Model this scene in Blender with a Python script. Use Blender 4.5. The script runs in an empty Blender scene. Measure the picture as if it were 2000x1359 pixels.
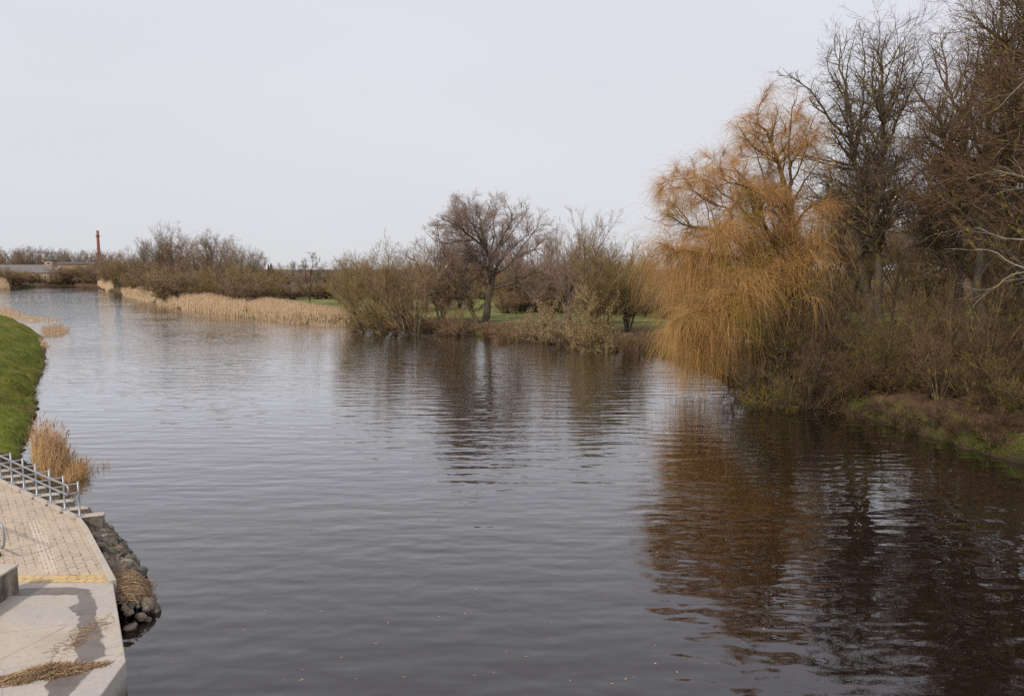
import bpy, math
import numpy as np
from mathutils import Vector

# ------------------------------------------------------------ camera, world, sun
S = bpy.context.scene
COL = S.collection
CAMH, FPX, CX, CY, HZ = 8.0, 1500.0, 1000.0, 679.5, 525.0
PITCH = math.atan((CY - HZ) / FPX)
cam_d = bpy.data.cameras.new('camera'); cam = bpy.data.objects.new('camera', cam_d); COL.objects.link(cam)
cam.location = (0, 0, CAMH); cam.rotation_euler = (math.pi / 2 - PITCH, 0, 0)
cam_d.sensor_width = 36; cam_d.lens = 27; cam_d.clip_start = 0.5; cam_d.clip_end = 6000
S.camera = cam

SUN_EL, SUN_AZ = math.radians(40), math.radians(215)      # azimuth clockwise from +Y: behind the camera, to the left
w = bpy.data.worlds.new('World'); S.world = w; w.use_nodes = True
nt = w.node_tree; nt.nodes.clear()
sky = nt.nodes.new('ShaderNodeTexSky'); sky.sky_type = 'NISHITA'; sky.sun_disc = False
sky.sun_elevation = SUN_EL; sky.sun_rotation = SUN_AZ; sky.dust_density = 3
tc = nt.nodes.new('ShaderNodeTexCoord'); sep = nt.nodes.new('ShaderNodeSeparateXYZ')
cr = nt.nodes.new('ShaderNodeValToRGB')
cr.color_ramp.elements[0].position = 0.0; cr.color_ramp.elements[0].color = (0.735, 0.75, 0.785, 1)
cr.color_ramp.elements[1].position = 0.42; cr.color_ramp.elements[1].color = (0.785, 0.78, 0.86, 1)
nz = nt.nodes.new('ShaderNodeTexNoise'); nz.inputs['Scale'].default_value = 1.6; nz.inputs['Detail'].default_value = 4
mp = nt.nodes.new('ShaderNodeMapping'); mp.inputs['Scale'].default_value = (1, 1, 3.5)
mrn = nt.nodes.new('ShaderNodeMapRange'); mrn.inputs[3].default_value = 9.2; mrn.inputs[4].default_value = 10.6
sc = nt.nodes.new('ShaderNodeVectorMath'); sc.operation = 'SCALE'
mix = nt.nodes.new('ShaderNodeMix'); mix.data_type = 'RGBA'; mix.inputs[0].default_value = 0.94
bg = nt.nodes.new('ShaderNodeBackground'); bg.inputs[1].default_value = 0.1
wo = nt.nodes.new('ShaderNodeOutputWorld')
L = nt.links.new
L(tc.outputs['Generated'], sep.inputs[0]); L(sep.outputs[2], cr.inputs[0])
L(tc.outputs['Generated'], mp.inputs[0]); L(mp.outputs[0], nz.inputs['Vector']); L(nz.outputs[0], mrn.inputs[0])
L(cr.outputs[0], sc.inputs[0]); L(mrn.outputs[0], sc.inputs['Scale'])
L(sky.outputs[0], mix.inputs[6]); L(sc.outputs[0], mix.inputs[7]); L(mix.outputs[2], bg.inputs[0]); L(bg.outputs[0], wo.inputs[0])
sd_ = bpy.data.lights.new('sun', 'SUN'); sun = bpy.data.objects.new('sun', sd_); COL.objects.link(sun)
sd_.energy = 2.7; sd_.angle = math.radians(4); sd_.color = (1, 0.90, 0.77)
sv = Vector((math.sin(SUN_AZ) * math.cos(SUN_EL), math.cos(SUN_AZ) * math.cos(SUN_EL), math.sin(SUN_EL)))
sun.rotation_euler = sv.to_track_quat('Z', 'Y').to_euler(); sun.location = (0, 0, 60)
S.view_settings.view_transform = 'Standard'; S.view_settings.look = 'None'
S.view_settings.exposure = 0; S.view_settings.gamma = 1
S.render.engine = 'CYCLES'
S.cycles.use_denoising = False; S.cycles.sample_clamp_indirect = 1.5; S.cycles.sample_clamp_direct = 5; S.cycles.max_bounces = 6; S.cycles.diffuse_bounces = 3; S.cycles.transparent_max_bounces = 4

# ------------------------------------------------------------ helpers
def ray(px, py):
    cp, sp = math.cos(PITCH), math.sin(PITCH)
    a, b = px - CX, CY - py
    return np.array([a, FPX * cp + b * sp, -FPX * sp + b * cp])
def atz(px, py, z=0.0):
    r = ray(px, py); t = (z - CAMH) / r[2]; return np.array([0, 0, CAMH]) + r * t
def aty(px, py, Y):
    r = ray(px, py); return np.array([0, 0, CAMH]) + r * (Y / r[1])
def norm(v):
    return v / np.maximum(np.linalg.norm(v, axis=-1, keepdims=True), 1e-9)
RNG = np.random.default_rng(7)

class MB:
    """collects tubes, quads and boxes and links them as one mesh object"""
    def __init__(s): s.v, s.q, s.m, s.a, s.n = [], [], [], [], 0
    def add(s, V, Q, mi=0, a=None):
        V = np.asarray(V, float).reshape(-1, 3); Q = np.asarray(Q, int).reshape(-1, 4)
        s.v.append(V); s.q.append(Q + s.n); s.m.append(np.full(len(Q), mi)); s.n += len(V)
        s.a.append(np.zeros(len(V)) if a is None else np.asarray(a, float).reshape(-1)); return s
    def tubes(s, P, R, sides=3, mi=0, a=None, cap=False):
        P = np.asarray(P, float); R = np.asarray(R, float); N, K, _ = P.shape
        if N == 0: return s
        T = np.empty_like(P); T[:, 1:-1] = P[:, 2:] - P[:, :-2]; T[:, 0] = P[:, 1] - P[:, 0]; T[:, -1] = P[:, -1] - P[:, -2]
        T = norm(T); mt = norm(P[:, -1] - P[:, 0])
        ref = np.where(np.abs(mt[:, 2:3]) > 0.75, np.array([[1., 0.05, 0]]), np.array([[0.02, 0.03, 1.]]))[:, None, :]
        U = norm(np.cross(T, np.broadcast_to(ref, T.shape))); W = np.cross(T, U)
        th = np.arange(sides) * 2 * math.pi / sides
        V = P[:, :, None, :] + R[:, :, None, None] * (np.cos(th)[None, None, :, None] * U[:, :, None, :] + np.sin(th)[None, None, :, None] * W[:, :, None, :])
        idx = np.arange(N * K * sides).reshape(N, K, sides)
        A = idx[:, :-1, :]; B = idx[:, 1:, :]
        Q = np.stack([A, np.roll(A, -1, 2), np.roll(B, -1, 2), B], -1).reshape(-1, 4)
        if a is None: a = np.random.default_rng(N).random(N)
        s.add(V, Q, mi, np.repeat(np.asarray(a), K * sides))
        if cap and sides >= 4:
            for e in (0, K - 1):
                for n in range(N):
                    r = idx[n, e] + s.n - N * K * sides
                    for k in range(1, sides - 1, 2):
                        k2 = min(k + 2, sides - 1) if k + 2 <= sides - 1 else k + 1
                        f = [r[0], r[k], r[k + 1], r[k2]] if k2 != k + 1 else [r[0], r[k], r[k + 1], r[k + 1]]
                        s.q.append(np.array([f])); s.m.append(np.array([mi]))
        return s
    def box(s, c, sx, sy, sz, rz=0.0, mi=0):
        X = np.array([[-1, -1, -1], [1, -1, -1], [1, 1, -1], [-1, 1, -1], [-1, -1, 1], [1, -1, 1], [1, 1, 1], [-1, 1, 1]]) * np.array([sx, sy, sz]) / 2
        cz, szn = math.cos(rz), math.sin(rz)
        X = np.stack([X[:, 0] * cz - X[:, 1] * szn, X[:, 0] * szn + X[:, 1] * cz, X[:, 2]], 1) + np.array(c)
        return s.add(X, [[0, 3, 2, 1], [4, 5, 6, 7], [0, 1, 5, 4], [1, 2, 6, 5], [2, 3, 7, 6], [3, 0, 4, 7]], mi)
    def build(s, name, mats, parent=None, smooth=True, bevel=0):
        V = np.concatenate(s.v); Q = np.concatenate(s.q); M = np.concatenate(s.m); A = np.concatenate(s.a)
        me = bpy.data.meshes.new(name)
        tri = Q[:, 2] == Q[:, 3]
        if tri.any():
            me.from_pydata(V.tolist(), [], [list(f[:3]) if f[2] == f[3] else list(f) for f in Q.tolist()])
        else:
            me.vertices.add(len(V)); me.vertices.foreach_set('co', V.astype(np.float32).ravel())
            me.loops.add(len(Q) * 4); me.loops.foreach_set('vertex_index', Q.astype(np.int32).ravel())
            me.polygons.add(len(Q)); me.polygons.foreach_set('loop_start', (np.arange(len(Q)) * 4).astype(np.int32))
        me.update(calc_edges=True)
        me.polygons.foreach_set('material_index', M.astype(np.int32))
        me.polygons.foreach_set('use_smooth', np.full(len(Q), smooth))
        at = me.attributes.new('v', 'FLOAT', 'POINT'); at.data.foreach_set('value', A.astype(np.float32))
        for m in (mats if isinstance(mats, (list, tuple)) else [mats]): me.materials.append(m)
        o = bpy.data.objects.new(name, me); COL.objects.link(o)
        if parent is not None: o.parent = parent
        if bevel:
            b = o.modifiers.new('bevel', 'BEVEL'); b.width = bevel; b.segments = 2; b.limit_method = 'ANGLE'
        return o

def tag(o, label=None, cat=None, group=None, kind=None):
    if label: o['label'] = label
    if cat: o['category'] = cat
    if group: o['group'] = group
    if kind: o['kind'] = kind
    return o
def thing(name, label, cat, loc=(0, 0, 0), group=None, rz=0.0):
    o = bpy.data.objects.new(name, None); COL.objects.link(o); o.location = tuple(loc); o.rotation_euler = (0, 0, rz)
    o.empty_display_size = 0.3
    return tag(o, label, cat, group)
def dup(root, loc, rz=0.0, sc=1.0, label=None, group=None, name=None):
    r = root.copy(); COL.objects.link(r); r.location = tuple(loc); r.rotation_euler = (0, 0, rz)
    r.scale = (sc, sc, sc) if np.isscalar(sc) else sc
    if name: r.name = name
    if label: r['label'] = label
    if group: r['group'] = group
    for ch in list(root.children):
        c = ch.copy(); COL.objects.link(c); c.parent = r
        for g in list(ch.children):
            d = g.copy(); COL.objects.link(d); d.parent = c
    return r
def prism(mb, pts, z0, z1, mi=0):
    """closed prism over a convex-ish outline given as world (x,y) points, fan-filled by quads"""
    n = len(pts); V = [(p[0], p[1], z0) for p in pts] + [(p[0], p[1], z1) for p in pts]
    Q = [[i, (i + 1) % n, n + (i + 1) % n, n + i] for i in range(n)]
    mb.add(V, Q, mi); return mb
def slab(name, pts, z0, z1, mats, parent=None, bevel=0.0):
    import bmesh
    bm = bmesh.new(); lo = [bm.verts.new((p[0], p[1], z0)) for p in pts]; f = bm.faces.new(lo)
    r = bmesh.ops.extrude_face_region(bm, geom=[f]); up = [g for g in r['geom'] if isinstance(g, bmesh.types.BMVert)]
    for v_ in up: v_.co.z = z1
    bmesh.ops.recalc_face_normals(bm, faces=bm.faces[:])
    me = bpy.data.meshes.new(name); bm.to_mesh(me); bm.free()
    for m in (mats if isinstance(mats, (list, tuple)) else [mats]): me.materials.append(m)
    o = bpy.data.objects.new(name, me); COL.objects.link(o)
    if parent is not None: o.parent = parent
    if bevel:
        b = o.modifiers.new('bevel', 'BEVEL'); b.width = bevel; b.segments = 2; b.limit_method = 'ANGLE'
    return o

# ------------------------------------------------------------ materials
class NT:
    def __init__(s, name, rough=0.9, spec=0.25):
        s.m = bpy.data.materials.new(name); s.m.use_nodes = True; s.t = s.m.node_tree
        s.b = s.t.nodes['Principled BSDF']; s.b.inputs['Roughness'].default_value = rough
        s.b.inputs['Specular IOR Level'].default_value = spec
    def n(s, typ, **kw):
        n = s.t.nodes.new(typ)
        for k, v in kw.items():
            if k.startswith('i_'):
                n.inputs[int(k[2:]) if k[2:].isdigit() else k[2:].replace('_', ' ')].default_value = v
            else: setattr(n, k, v)
        return n
    def l(s, a, b): s.t.links.new(a, b)
    def co(s, scale=(1, 1, 1), rot=(0, 0, 0), kind='Object'):
        t = s.n('ShaderNodeTexCoord'); m = s.n('ShaderNodeMapping'); m.inputs['Scale'].default_value = scale; m.inputs['Rotation'].default_value = rot
        s.l(t.outputs[kind], m.inputs[0]); return m.outputs[0]
    def noise(s, vec, scale, detail=3, rough=0.55):
        n = s.n('ShaderNodeTexNoise'); n.inputs['Scale'].default_value = scale; n.inputs['Detail'].default_value = detail; n.inputs['Roughness'].default_value = rough
        if vec is not None: s.l(vec, n.inputs['Vector'])
        return n.outputs[0]
    def ramp(s, fac, p0, p1, c0=(0, 0, 0, 1), c1=(1, 1, 1, 1)):
        r = s.n('ShaderNodeValToRGB'); e = r.color_ramp.elements
        e[0].position = p0; e[0].color = c0; e[1].position = p1; e[1].color = c1; s.l(fac, r.inputs[0]); return r.outputs[0]
    def mix(s, fac, a, b, mode='MIX'):
        m = s.n('ShaderNodeMix', data_type='RGBA', blend_type=mode)
        for k, v in ((0, fac), (6, a), (7, b)):
            if isinstance(v, (int, float)): m.inputs[k].default_value = v
            elif isinstance(v, tuple): m.inputs[k].default_value = v if len(v) == 4 else v + (1,)
            else: s.l(v, m.inputs[k])
        return m.outputs[2]
    def attr(s, name, out=2):
        a = s.n('ShaderNodeAttribute', attribute_name=name); return a.outputs[out]
    def base(s, c):
        if isinstance(c, tuple): s.b.inputs['Base Color'].default_value = c if len(c) == 4 else c + (1,)
        else: s.l(c, s.b.inputs['Base Color'])
        return s
    def bump(s, h, strength=0.4, dist=0.02):
        b = s.n('ShaderNodeBump'); b.inputs['Strength'].default_value = strength; b.inputs['Distance'].default_value = dist
        s.l(h, b.inputs['Height']); s.l(b.outputs[0], s.b.inputs['Normal']); return s

def bark(name, c1, c2, lichen=(0.13, 0.12, 0.02), amt=0.5, scale=2.0, objvar=0.0):
    t = NT(name); co = t.co()
    n1 = t.noise(co, scale * 3, 4); n2 = t.noise(co, scale, 2)
    c = t.mix(t.attr('v'), c1, c2); c = t.mix(t.ramp(n1, .3, .7), c, t.mix(1.0, c, (0.6, 0.58, 0.56), 'MULTIPLY'))
    if amt > 0: c = t.mix(t.ramp(n2, 0.66 - 0.25 * amt, 0.78 - 0.2 * amt), c, lichen)
    if objvar:
        oi = t.n('ShaderNodeObjectInfo'); r = t.ramp(oi.outputs['Random'], 0, 1, (1 - objvar, 1 - objvar * .8, 1 - objvar * .9, 1), (1 + objvar, 1 + objvar * .9, 1 + objvar * .7, 1))
        c = t.mix(1.0, c, r, 'MULTIPLY')
    t.base(c); return t.m
M = {}
M['bark_dark'] = bark('dark mossy bark', (0.095, 0.072, 0.055), (0.14, 0.11, 0.085), (0.15, 0.13, 0.03), 0.45)
M['bark_lichen'] = bark('lichened branch bark', (0.10, 0.072, 0.05), (0.15, 0.11, 0.07), (0.27, 0.21, 0.035), 0.6, 3)
M['twig_red'] = bark('red brown twigs', (0.15, 0.085, 0.055), (0.26, 0.155, 0.10), (0.2, 0.16, 0.04), 0.35, 1.2)
M['bark_mid'] = bark('grey brown bark', (0.13, 0.10, 0.075), (0.19, 0.15, 0.11), (0.2, 0.17, 0.05), 0.4)
M['twig_crown'] = bark('fine pinkish brown twigs', (0.30, 0.215, 0.175), (0.46, 0.345, 0.29), (0.3, 0.24, 0.08), 0.15, 1.0)
M['twig_dark'] = bark('dark reddish twigs', (0.085, 0.05, 0.035), (0.17, 0.10, 0.065), (0.24, 0.19, 0.03), 0.4, 1.2)
M['twig_dolive'] = bark('dark olive twigs', (0.10, 0.075, 0.03), (0.19, 0.14, 0.055), (0.28, 0.22, 0.03), 0.5, 1.2)
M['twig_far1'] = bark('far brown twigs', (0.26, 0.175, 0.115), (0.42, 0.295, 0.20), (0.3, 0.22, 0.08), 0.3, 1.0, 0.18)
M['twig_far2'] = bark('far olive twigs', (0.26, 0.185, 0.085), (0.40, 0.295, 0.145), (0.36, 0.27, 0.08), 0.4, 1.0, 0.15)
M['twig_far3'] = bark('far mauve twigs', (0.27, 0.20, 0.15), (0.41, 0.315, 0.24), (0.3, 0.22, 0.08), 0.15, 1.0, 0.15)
M['twig_grey'] = bark('grey brown twigs', (0.125, 0.092, 0.072), (0.22, 0.165, 0.13), (0.2, 0.16, 0.05), 0.3, 1.2)
M['twig_olive'] = bark('olive twigs', (0.24, 0.165, 0.075), (0.38, 0.275, 0.13), (0.31, 0.235, 0.06), 0.45, 1.0, 0.15)
M['twig_brown'] = bark('brown twigs', (0.24, 0.155, 0.09), (0.38, 0.26, 0.155), (0.2, 0.16, 0.04), 0.35, 1.0, 0.18)
M['twig_mauve'] = bark('mauve twigs', (0.24, 0.17, 0.145), (0.37, 0.275, 0.235), (0.2, 0.16, 0.06), 0.15, 1.0, 0.15)
M['twig_pale'] = bark('pale twigs', (0.30, 0.26, 0.20), (0.46, 0.41, 0.34), (0.3, 0.25, 0.05), 0.3, 1.5)
M['willow_bark'] = bark('willow bark', (0.10, 0.065, 0.035), (0.15, 0.10, 0.045), (0.22, 0.15, 0.03), 0.6, 2)
M['willow_twig'] = bark('golden willow shoots', (0.42, 0.25, 0.055), (0.72, 0.41, 0.19), (0.36, 0.25, 0.04), 0.4, 0.35)
M['willow_top'] = bark('pinkish orange willow shoots', (0.45, 0.25, 0.08), (0.76, 0.44, 0.20), (0.40, 0.27, 0.06), 0.3, 0.35)
M['leaf_dead'] = bark('dead leaves', (0.32, 0.24, 0.13), (0.54, 0.43, 0.27), amt=0)
M['leaf_catkin'] = bark('catkins and buds', (0.24, 0.20, 0.09), (0.42, 0.38, 0.22), amt=0)
M['needle'] = bark('conifer needles', (0.02, 0.035, 0.015), (0.035, 0.05, 0.02), amt=0)

t = NT('reed stalks', 0.8); c = t.mix(t.attr('v'), (0.48, 0.33, 0.185), (0.82, 0.63, 0.42)); t.base(c); M['reed'] = t.m
t = NT('golden reed stalks', 0.8); c = t.mix(t.attr('v'), (0.46, 0.275, 0.115), (0.82, 0.57, 0.30)); t.base(c); M['reed_gold'] = t.m
t = NT('reed plumes', 0.9); c = t.mix(t.attr('v'), (0.28, 0.19, 0.145), (0.46, 0.33, 0.25)); t.base(c); M['plume'] = t.m
t = NT('straw', 0.85); c = t.mix(t.attr('v'), (0.17, 0.095, 0.05), (0.52, 0.37, 0.22)); t.base(c); M['straw'] = t.m

# ground: tinted per vertex by what grows there, broken up by noise
t = NT('ground cover', 0.95, 0.1); co = t.co()
n1 = t.noise(co, 1.3, 6, .65); n2 = t.noise(co, 9, 4, .7); n3 = t.noise(co, 0.12, 3)
c = t.mix(1.0, t.attr('tint', 0), t.ramp(n1, .25, .75, (.62, .62, .6, 1), (1.35, 1.3, 1.3, 1)), 'MULTIPLY')
c = t.mix(1.0, c, t.ramp(n2, .25, .75, (.6, .6, .6, 1), (1.4, 1.4, 1.35, 1)), 'MULTIPLY')
c = t.mix(1.0, c, t.ramp(n3, .3, .7, (.85, .85, .8, 1), (1.15, 1.1, 1.1, 1)), 'MULTIPLY')
t.base(c); t.bump(n2, 0.6, 0.08); M['ground'] = t.m
t = NT('grass blades', 0.8); M['grass'] = t.base(t.mix(t.attr('v'), (0.11, 0.145, 0.02), (0.29, 0.31, 0.075))).m
t = NT('dry grass blades', 0.9); M['drygrass'] = t.base(t.mix(t.attr('v'), (0.16, 0.11, 0.07), (0.38, 0.28, 0.17))).m
t = NT('brown litter blades', 0.9); M['drybrown'] = t.base(t.mix(t.attr('v'), (0.07, 0.042, 0.028), (0.26, 0.17, 0.10))).m
t = NT('moss tufts', 0.9); M['moss'] = t.base(t.mix(t.attr('v'), (0.06, 0.08, 0.015), (0.16, 0.19, 0.03))).m

# water
t = NT('river water', 0.03, 0.5); t.b.inputs['IOR'].default_value = 1.66; t.b.inputs['Base Color'].default_value = (0.010, 0.006, 0.005, 1)
geo = t.n('ShaderNodeNewGeometry'); sx = t.n('ShaderNodeSeparateXYZ'); t.l(geo.outputs['Position'], sx.inputs[0])
def mrange(x, a, b, c_, d):
    m = t.n('ShaderNodeMapRange', clamp=True); m.inputs[1].default_value = a; m.inputs[2].default_value = b; m.inputs[3].default_value = c_; m.inputs[4].default_value = d
    t.l(x, m.inputs[0]); return m.outputs[0]
def mul(a, b, op='MULTIPLY'):
    m = t.n('ShaderNodeMath', operation=op)
    for k, v in ((0, a), (1, b)):
        if isinstance(v, (int, float)): m.inputs[k].default_value = v
        else: t.l(v, m.inputs[k])
    return m.outputs[0]
swell = t.noise(t.co((0.36, 1.35, 1), (0, 0, .06)), 1.0, 1, .4)
chop = t.noise(t.co((1.3, 2.0, 1), (0, 0, -.12)), 1.0, 1, .4)          # long low swell
wave = t.noise(t.co((0.55, 2.2, 1), (0, 0, -.05)), 1.0, 2, .45)          # ripples across the view
fine = t.noise(t.co((2.0, 6.0, 1), (0, 0, .1)), 1.0, 3, .5)
gust = t.ramp(t.noise(t.co((0.03, 0.05, 1)), 1.0, 3, .5), .42, .62)
gust2 = t.ramp(t.noise(t.co((0.25, 0.35, 1)), 1.0, 2, .5), .56, .70)
far = mrange(sx.outputs[1], 32, 75, 0, 1)
h = mul(swell, mrange(sx.outputs[1], 14, 40, 0.034, 0.046))
h = mul(h, mul(chop, mrange(sx.outputs[1], 12, 45, 0.022, 0.012)), 'ADD')
h = mul(h, mul(wave, mrange(sx.outputs[1], 20, 55, 0.004, 0.024)), 'ADD')
h = mul(h, mul(fine, mul(mul(gust, far), 0.022)), 'ADD')
h = mul(h, mul(fine, mul(far, 0.008)), 'ADD')
h = mul(h, mul(fine, mul(gust2, 0.0040)), 'ADD')
b_ = t.n('ShaderNodeBump'); b_.inputs['Strength'].default_value = 1; b_.inputs['Distance'].default_value = 1
t.l(h, b_.inputs['Height']); t.l(b_.outputs[0], t.b.inputs['Normal']); t.b.inputs['Specular IOR Level'].default_value = 0
fr = t.n('ShaderNodeFresnel'); fr.inputs['IOR'].default_value = 1.45; t.l(b_.outputs[0], fr.inputs['Normal'])
gl = t.n('ShaderNodeBsdfGlossy'); gl.inputs['Roughness'].default_value = 0.005; t.l(b_.outputs[0], gl.inputs['Normal'])
ms_ = t.n('ShaderNodeMixShader'); fm = t.n('ShaderNodeMath', operation='MULTIPLY', use_clamp=True); fm.inputs[1].default_value = 2.05; t.l(fr.outputs[0], fm.inputs[0])
t.l(fm.outputs[0], ms_.inputs[0]); t.l(t.b.outputs[0], ms_.inputs[1]); t.l(gl.outputs[0], ms_.inputs[2]); t.l(ms_.outputs[0], t.t.nodes['Material Output'].inputs['Surface']); M['water'] = t.m

# concrete and paving
t = NT('pale concrete', 0.85); co = t.co(); n1 = t.noise(co, 1.2, 5, .6); n2 = t.noise(co, 14, 5, .7); n3 = t.noise(co, .5, 3)
c = t.mix(t.ramp(n1, .3, .7), (0.41, 0.36, 0.30), (0.52, 0.46, 0.385)); c = t.mix(t.ramp(n3, .5, .66), c, (0.42, 0.385, 0.36))
c = t.mix(1.0, c, t.ramp(n2, .3, .75, (.86, .86, .86, 1), (1.08, 1.07, 1.05, 1)), 'MULTIPLY')
vo = t.n('ShaderNodeTexVoronoi', feature='DISTANCE_TO_EDGE'); vo.inputs['Scale'].default_value = .33; t.l(t.co((1, 1.3, 1), (0, 0, .3)), vo.inputs['Vector'])
wv = t.noise(co, 3.0, 3); vd = mul(vo.outputs[0], mul(wv, .012), 'ADD'); c = t.mix(t.ramp(vd, .006, .012, (.55, .55, .55, 1), (0, 0, 0, 1)), c, (0.2, 0.17, 0.14))
n4 = t.noise(t.co((1, 1, 1)), 4.5, 5, .7); c = t.mix(t.ramp(n4, .58, .72), c, (0.33, 0.28, 0.22)); px_ = t.n('ShaderNodeSeparateXYZ'); g_ = t.n('ShaderNodeNewGeometry'); t.l(g_.outputs['Position'], px_.inputs[0])
wl_ = t.n('ShaderNodeMapRange', clamp=True); wl_.inputs[1].default_value = .62; wl_.inputs[2].default_value = .2; t.l(mul(px_.outputs[2], mul(wv, .25), 'ADD'), wl_.inputs[0]); c = t.mix(wl_.outputs[0], c, (0.085, 0.08, 0.05))
t.base(c); t.bump(n2, .3, .01); M['concrete'] = t.m
t = NT('weathered concrete', 0.9); co = t.co((1, 1, .6)); n1 = t.noise(co, 2.2, 6, .65); n2 = t.noise(co, 16, 4, .7)
c = t.mix(t.ramp(n1, .42, .6), (0.30, 0.26, 0.21), (0.10, 0.088, 0.075)); c = t.mix(1.0, c, t.ramp(n2, .3, .75, (.8, .8, .8, 1), (1.15, 1.12, 1.1, 1)), 'MULTIPLY')
t.base(c); t.bump(n2, .5, .02); M['concrete_old'] = t.m
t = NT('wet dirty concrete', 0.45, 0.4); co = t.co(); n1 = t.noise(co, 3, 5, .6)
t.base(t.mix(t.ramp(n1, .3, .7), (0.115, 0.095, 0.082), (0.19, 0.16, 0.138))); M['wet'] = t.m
def paving(name, ang, c1, c2, bw, bh, dust=(0.53, 0.43, 0.33), dusta=.5, moss=True, mortar=.018):
    t = NT(name, 0.9); co = t.co(rot=(0, 0, ang)); br = t.n('ShaderNodeTexBrick')
    t.l(co, br.inputs['Vector']); br.inputs['Color1'].default_value = c1 + (1,); br.inputs['Color2'].default_value = c2 + (1,)
    br.inputs['Scale'].default_value = 1; br.inputs['Brick Width'].default_value = bw; br.inputs['Row Height'].default_value = bh
    br.inputs['Mortar Size'].default_value = mortar; br.inputs['Mortar Smooth'].default_value = .3
    co2 = t.co(); n1 = t.noise(co2, 1.1, 5, .6); n2 = t.noise(co2, 7, 4); n3 = t.noise(co2, 25, 3)
    mo = t.mix(t.ramp(n2, .46, .56), tuple(x * .8 for x in c1), (0.075, 0.075, 0.02)) if moss else tuple(x * .6 for x in c1)
    if moss: t.l(mo, br.inputs['Mortar'])
    else: br.inputs['Mortar'].default_value = mo + (1,)
    c = t.mix(mul2(t, t.ramp(n1, .42, .68), dusta), br.outputs[0], dust)
    c = t.mix(1.0, c, t.ramp(n3, .3, .75, (.86, .86, .86, 1), (1.1, 1.1, 1.1, 1)), 'MULTIPLY'); t.base(c)
    t.bump(br.outputs[1], -.5, .008); return t.m
def mul2(t, a, b):
    m = t.n('ShaderNodeMath', operation='MULTIPLY'); t.l(a, m.inputs[0]); m.inputs[1].default_value = b; return m.outputs[0]
PA = math.atan2(0.8, -0.59)
M['pave'] = paving('sandy block paving', -PA, (0.49, 0.405, 0.31), (0.415, 0.35, 0.275), .3, .2, dusta=.8, mortar=.012)
M['pave_pale'] = paving('pale guiding strip paving', -PA, (0.60, 0.50, 0.40), (0.56, 0.47, 0.37), .2, .09, dusta=.3, mortar=.01)
M['pave_yellow'] = paving('yellow tactile paving', 0, (0.60, 0.42, 0.20), (0.52, 0.38, 0.20), .21, .21, dusta=.35, mortar=.014)
M['pave_grey'] = paving('grey edging setts', 0, (0.42, 0.37, 0.32), (0.50, 0.44, 0.38), .26, .11, dusta=.2, mortar=.014)
t = NT('galvanised steel', 0.42, 0.5); t.b.inputs['Metallic'].default_value = .55; n1 = t.noise(t.co(), 12, 3)
t.base(t.mix(n1, (0.27, 0.30, 0.31), (0.36, 0.39, 0.40))); M['steel'] = t.m
t = NT('river stones', 0.85); oi = t.n('ShaderNodeObjectInfo'); co = t.co(); n1 = t.noise(co, 5, 4)
r = t.n('ShaderNodeValToRGB'); e = r.color_ramp.elements; e[0].color = (0.13, 0.12, 0.105, 1); e[1].color = (0.30, 0.25, 0.19, 1)
for p, cc in ((.3, (0.20, 0.165, 0.12, 1)), (.5, (0.27, 0.20, 0.16, 1)), (.7, (0.16, 0.16, 0.155, 1))): k = e.new(p); k.color = cc
t.l(oi.outputs['Random'], r.inputs[0]); c = t.mix(t.ramp(n1, .5, .68), r.outputs[0], (0.09, 0.085, 0.03)); t.base(c); t.bump(n1, .4, .02); M['stone'] = t.m
t = NT('reddish boulders', 0.85); oi = t.n('ShaderNodeObjectInfo'); co = t.co(); n1 = t.noise(co, 6, 4)
c = t.mix(oi.outputs['Random'], (0.34, 0.18, 0.14), (0.27, 0.22, 0.18)); c = t.mix(t.ramp(n1, .4, .7), c, t.mix(1.0, c, (.6, .55, .5), 'MULTIPLY')); t.base(c); t.bump(n1, .4, .02); M['boulder'] = t.m
def plain(name, c, rough=.8, metal=0.0, var=.15, sc_=4):
    t = NT(name, rough); t.b.inputs['Metallic'].default_value = metal; n1 = t.noise(t.co(), sc_, 4)
    t.base(t.mix(n1, tuple(x * (1 - var) for x in c), tuple(x * (1 + var) for x in c))); return t.m
M['wire'] = plain('rusty wire', (0.10, 0.09, 0.08), .6, .3)
M['mud'] = plain('dark mud', (0.045, 0.035, 0.025))
M['asphalt'] = plain('park path asphalt', (0.19, 0.165, 0.16), .9)
M['roof'] = plain('grey sheet roofing', (0.165, 0.155, 0.15), .7, sc_=.3)
M['roof_dark'] = plain('dark roofing', (0.10, 0.09, 0.085), .8, sc_=.3)
M['brick_wall'] = plain('weathered brickwork', (0.34, 0.25, 0.18), .9, sc_=.5, var=.3)
M['render_wall'] = plain('white rendered wall', (0.72, 0.70, 0.68), .9)
M['grey_wall'] = plain('grey rendered wall', (0.30, 0.27, 0.24), .9, sc_=.3)
M['glass'] = plain('window panes', (0.05, 0.055, 0.06), .15)
M['window_white'] = plain('white painted frames', (0.75, 0.75, 0.75), .6)
t = NT('chimney brick', 0.9); br = t.n('ShaderNodeTexBrick'); t.l(t.co(), br.inputs[0]); br.inputs['Scale'].default_value = .8
br.inputs['Color1'].default_value = (0.36, 0.13, 0.085, 1); br.inputs['Color2'].default_value = (0.29, 0.11, 0.075, 1); br.inputs['Mortar'].default_value = (0.25, 0.17, 0.14, 1)
t.base(br.outputs[0]); M['chimney'] = t.m
M['skin'] = plain('skin', (0.45, 0.28, 0.2), .6); M['cloth_white'] = plain('white jacket cloth', (0.62, 0.6, 0.6), .9)
M['cloth_dark'] = plain('dark trouser cloth', (0.03, 0.03, 0.035), .9); M['hair'] = plain('grey hair', (0.35, 0.32, 0.3), .8)
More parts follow.
